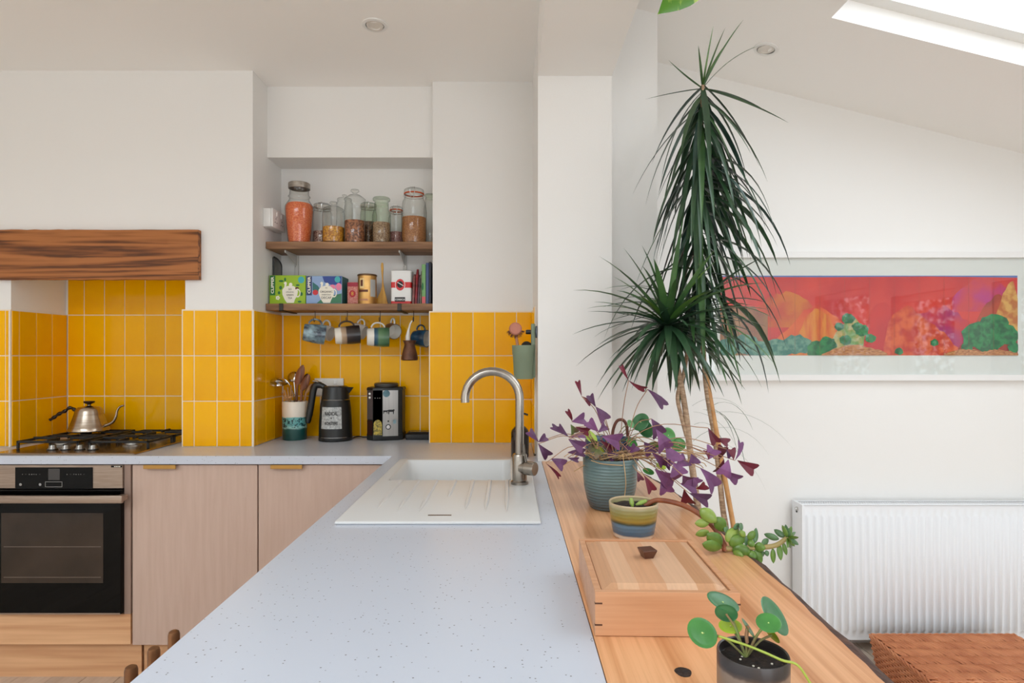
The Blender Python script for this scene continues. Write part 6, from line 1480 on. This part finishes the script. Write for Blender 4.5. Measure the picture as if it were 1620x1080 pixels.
SG = [mat('succulent_green', (104, 138, 54), .35, var=(80, 114, 44), vscale=30), mat('succulent_lime', (142, 166, 78), .35, var=(114, 142, 58), vscale=30), mat('succulent_blue', (92, 128, 84), .4, var=(70, 104, 66), vscale=30)]
def fleshy(x0, y0, x1, y1, w, D, m, dd=0.0, th=.38):
    b = V(1090 + x0 / 8.526, 780 + y0 / 8.526, D); e = V(1090 + x1 / 8.526, 780 + y1 / 8.526, D + dd)
    d = (e - b); L = d.length; d.normalize(); s_ = d.cross(Vector((0, 1, 0))).normalized(); nn = s_.cross(d); wr = S(w / 8.526, D) / 2 * 1.45
    lo = []
    for i in range(9):
        t = i / 8; ww = wr * max(.06, (math.sin(math.pi * (t * .93 + .02) ** .85)) ** .75) if t < 1 else wr * .08
        lo.append([b + d * L * t + s_ * ww * math.cos(a) + nn * ww * th * math.sin(a) for a in [2 * math.pi * k / 10 for k in range(10)]])
    MB().loft(lo).build('leaf', m, su, angle=80)
FL = [(150, 215, 375, 390, 125, 1, -.01), (370, 325, 480, 515, 125, 0, .01), (270, 400, 78, 405, 85, 1, 0), (270, 515, 88, 562, 75, 1, .01), (440, 700, 245, 545, 140, 0, -.02), (440, 730, 180, 680, 115, 0, -.03), (500, 645, 675, 475, 130, 1, .01), (540, 690, 755, 600, 130, 0, 0), (585, 755, 835, 790, 130, 0, -.01), (590, 780, 735, 855, 65, 1, -.02), (600, 470, 690, 420, 60, 2, .02), (690, 490, 715, 405, 60, 2, .02), (690, 570, 755, 520, 80, 1, .0), (480, 520, 520, 440, 70, 2, .02),
      (805, 630, 885, 505, 75, 0, 0), (890, 670, 905, 465, 55, 2, .01), (795, 640, 885, 712, 65, 0, -.01), (880, 715, 1032, 740, 95, 0, -.01), (895, 760, 978, 942, 80, 0, 0), (805, 780, 905, 885, 80, 0, -.01), (980, 695, 1075, 620, 65, 2, .01), (1212, 618, 1012, 550, 62, 2, .02), (1292, 592, 1148, 488, 58, 2, .02), (1130, 745, 1140, 945, 52, 0, 0), (1212, 680, 1240, 905, 58, 0, -.01), (1270, 665, 1318, 835, 44, 0, 0), (1040, 770, 1062, 850, 45, 2, 0), (1000, 780, 975, 870, 45, 2, .01), (760, 700, 790, 570, 55, 2, .02)]
for x0, y0, x1, y1, w, mi, dd in FL: fleshy(x0, y0, x1, y1, w, 1.405 - .035 * (x0 / 1400), SG[mi], dd)
for i, (x1, y1) in enumerate(((1255, 430), (1300, 420), (1385, 445), (1440, 525), (1478, 592), (1478, 695), (1425, 715), (1375, 740), (1330, 735), (1345, 470), (1410, 560), (1430, 640), (1385, 660), (1360, 520))):
    fleshy(1335, 600, x1, y1, 44, 1.365, SG[i % 2 * 2], -.03 + .02 * (i % 4), .3)
fleshy(1000 - 1090 + 5, 0, 0, 0, 1, 1.4, SG[1]) if False else None
for a, b in (((998, 788), (1001, 803)), ((1022, 792), (1006, 798))):
    p0, p1 = V(*a, 1.49), V(*b, 1.48); MB().tube([p0, p0.lerp(p1, .5), p1], [.004, .0055, .002], 8).build('leaf', SG[1], su, angle=80)

# ---------------------------------------------------------------- hanging pothos (leaf at the top edge)
hk = Vector((.46, K * 1.62, zs(.46)))
po = thing('pothos', 'hanging pothos whose variegated leaf dips into view at the top', 'plant', hk + Vector((0, 0, -.42)))
MB().lathe([(0, 0), (.05, 0), (.07, .05), (.075, .10), (.070, .10), (.064, .085), (0, .085)], 32, c=hk + Vector((0, 0, -.42))).build('pot', mat('hanging_pot', (222, 216, 206), .5), po, angle=50)
for a in (0, 2.09, 4.19): MB().tube([hk + Vector((.07 * math.cos(a), .07 * math.sin(a), -.325)), hk + Vector((0, 0, -.01))], .0015, 6).build('cord', STRAW, po)
MB().lathe([(0, 0), (.012, 0), (.012, -.012), (0, -.014)], 16, c=hk + Vector((0, 0, .001))).build('ceiling_hook', CHROME, po)
PTH = mat('pothos_leaf', (74, 128, 22), .3, var=(176, 196, 84), vscale=45, stretch=(1, 1, .35), contrast=(.50, .62))
def heart(base, tip, w, m, nrm_hint):
    d = tip - base; L = d.length; d.normalize(); s_ = d.cross(Vector(nrm_hint)).normalized(); nn = s_.cross(d); q = MB()
    prof = [(-.06, .16), (-.08, .32), (.04, .47), (.22, .52), (.42, .47), (.62, .35), (.80, .19), (.93, .06), (1.0, 0)]
    mv = [q.bm.verts.new(base + d * L * max(0, t) - nn * .06 * w * 0) for t, _ in prof]
    for sg in (1, -1):
        hv = [q.bm.verts.new(base + d * L * t + s_ * sg * w * y + nn * w * .10 * y * 2) for t, y in prof[:-1]]
        for i in range(len(prof) - 2):
            f_ = (mv[i], hv[i], hv[i + 1], mv[i + 1]); 
            try: q.bm.faces.new(f_ if sg > 0 else f_[::-1])
            except ValueError: pass
        f_ = (mv[-2], hv[-1], mv[-1]); q.bm.faces.new(f_ if sg > 0 else f_[::-1])
    return q.build('leaf', m, po, recalc=False, angle=80)
DV = 1.60
heart(V(1108, -38, DV + .03), V(1040, 23, DV - .03), .075, PTH, (-.15, 1, .1))
vb = hk + Vector((.05, -.02, -.325))
MB().tube(catmull([vb, vb + Vector((.03, -.01, -.02)), V(1116, -60, DV + .03), V(1108, -38, DV + .03)], 6), .002, 6).build('vine', PST, po, angle=80)
heart(vb + Vector((.01, 0, .01)), vb + Vector((.09, .03, -.05)), .07, PTH, (0, 1, .4)); heart(hk + Vector((-.05, 0, -.325)), hk + Vector((-.13, .02, -.36)), .07, PTH, (0, 1, .5))

# ---------------------------------------------------------------- garden hedge outside the windows
rb = random.Random(33); verts = []; faces = []; mi_ = []
for i in range(9000):
    c = Vector((XR + .9 + abs(rb.gauss(0, .28)), rb.uniform(-2.6, 3.4), rb.uniform(.05, 2.4)))
    s_ = rb.uniform(.025, .06); e = Euler((rb.uniform(0, 6.28), rb.uniform(0, 6.28), rb.uniform(0, 6.28))).to_matrix(); k = len(verts)
    verts += [c + e @ Vector(p) * s_ for p in ((-1, 0, 0), (0, -.5, .1), (1, 0, 0), (0, .5, .1))]; faces.append((k, k + 1, k + 2, k + 3)); mi_.append(rb.choice((0, 0, 1, 2)))
me = bpy.data.meshes.new('hedge'); me.from_pydata(verts, [], faces)
for m in (mat('hedge_green', (86, 116, 44), .5), mat('hedge_gold', (206, 170, 70), .5), mat('hedge_rust', (170, 96, 46), .5)): me.materials.append(m)
me.polygons.foreach_set('material_index', mi_)
link(bpy.data.objects.new('hedge', me), None, label='autumn-coloured garden hedge outside the windows', cat='hedge', kind='stuff')
gd = MB().box(XR + .2, XR + 4, -5, 5, -.12, -.02).build('garden_ground', mat('lawn', (96, 110, 60), .9, var=(76, 92, 48), vscale=9), None, smooth=False, kind='structure', label='lawn outside the garden windows', cat='ground')
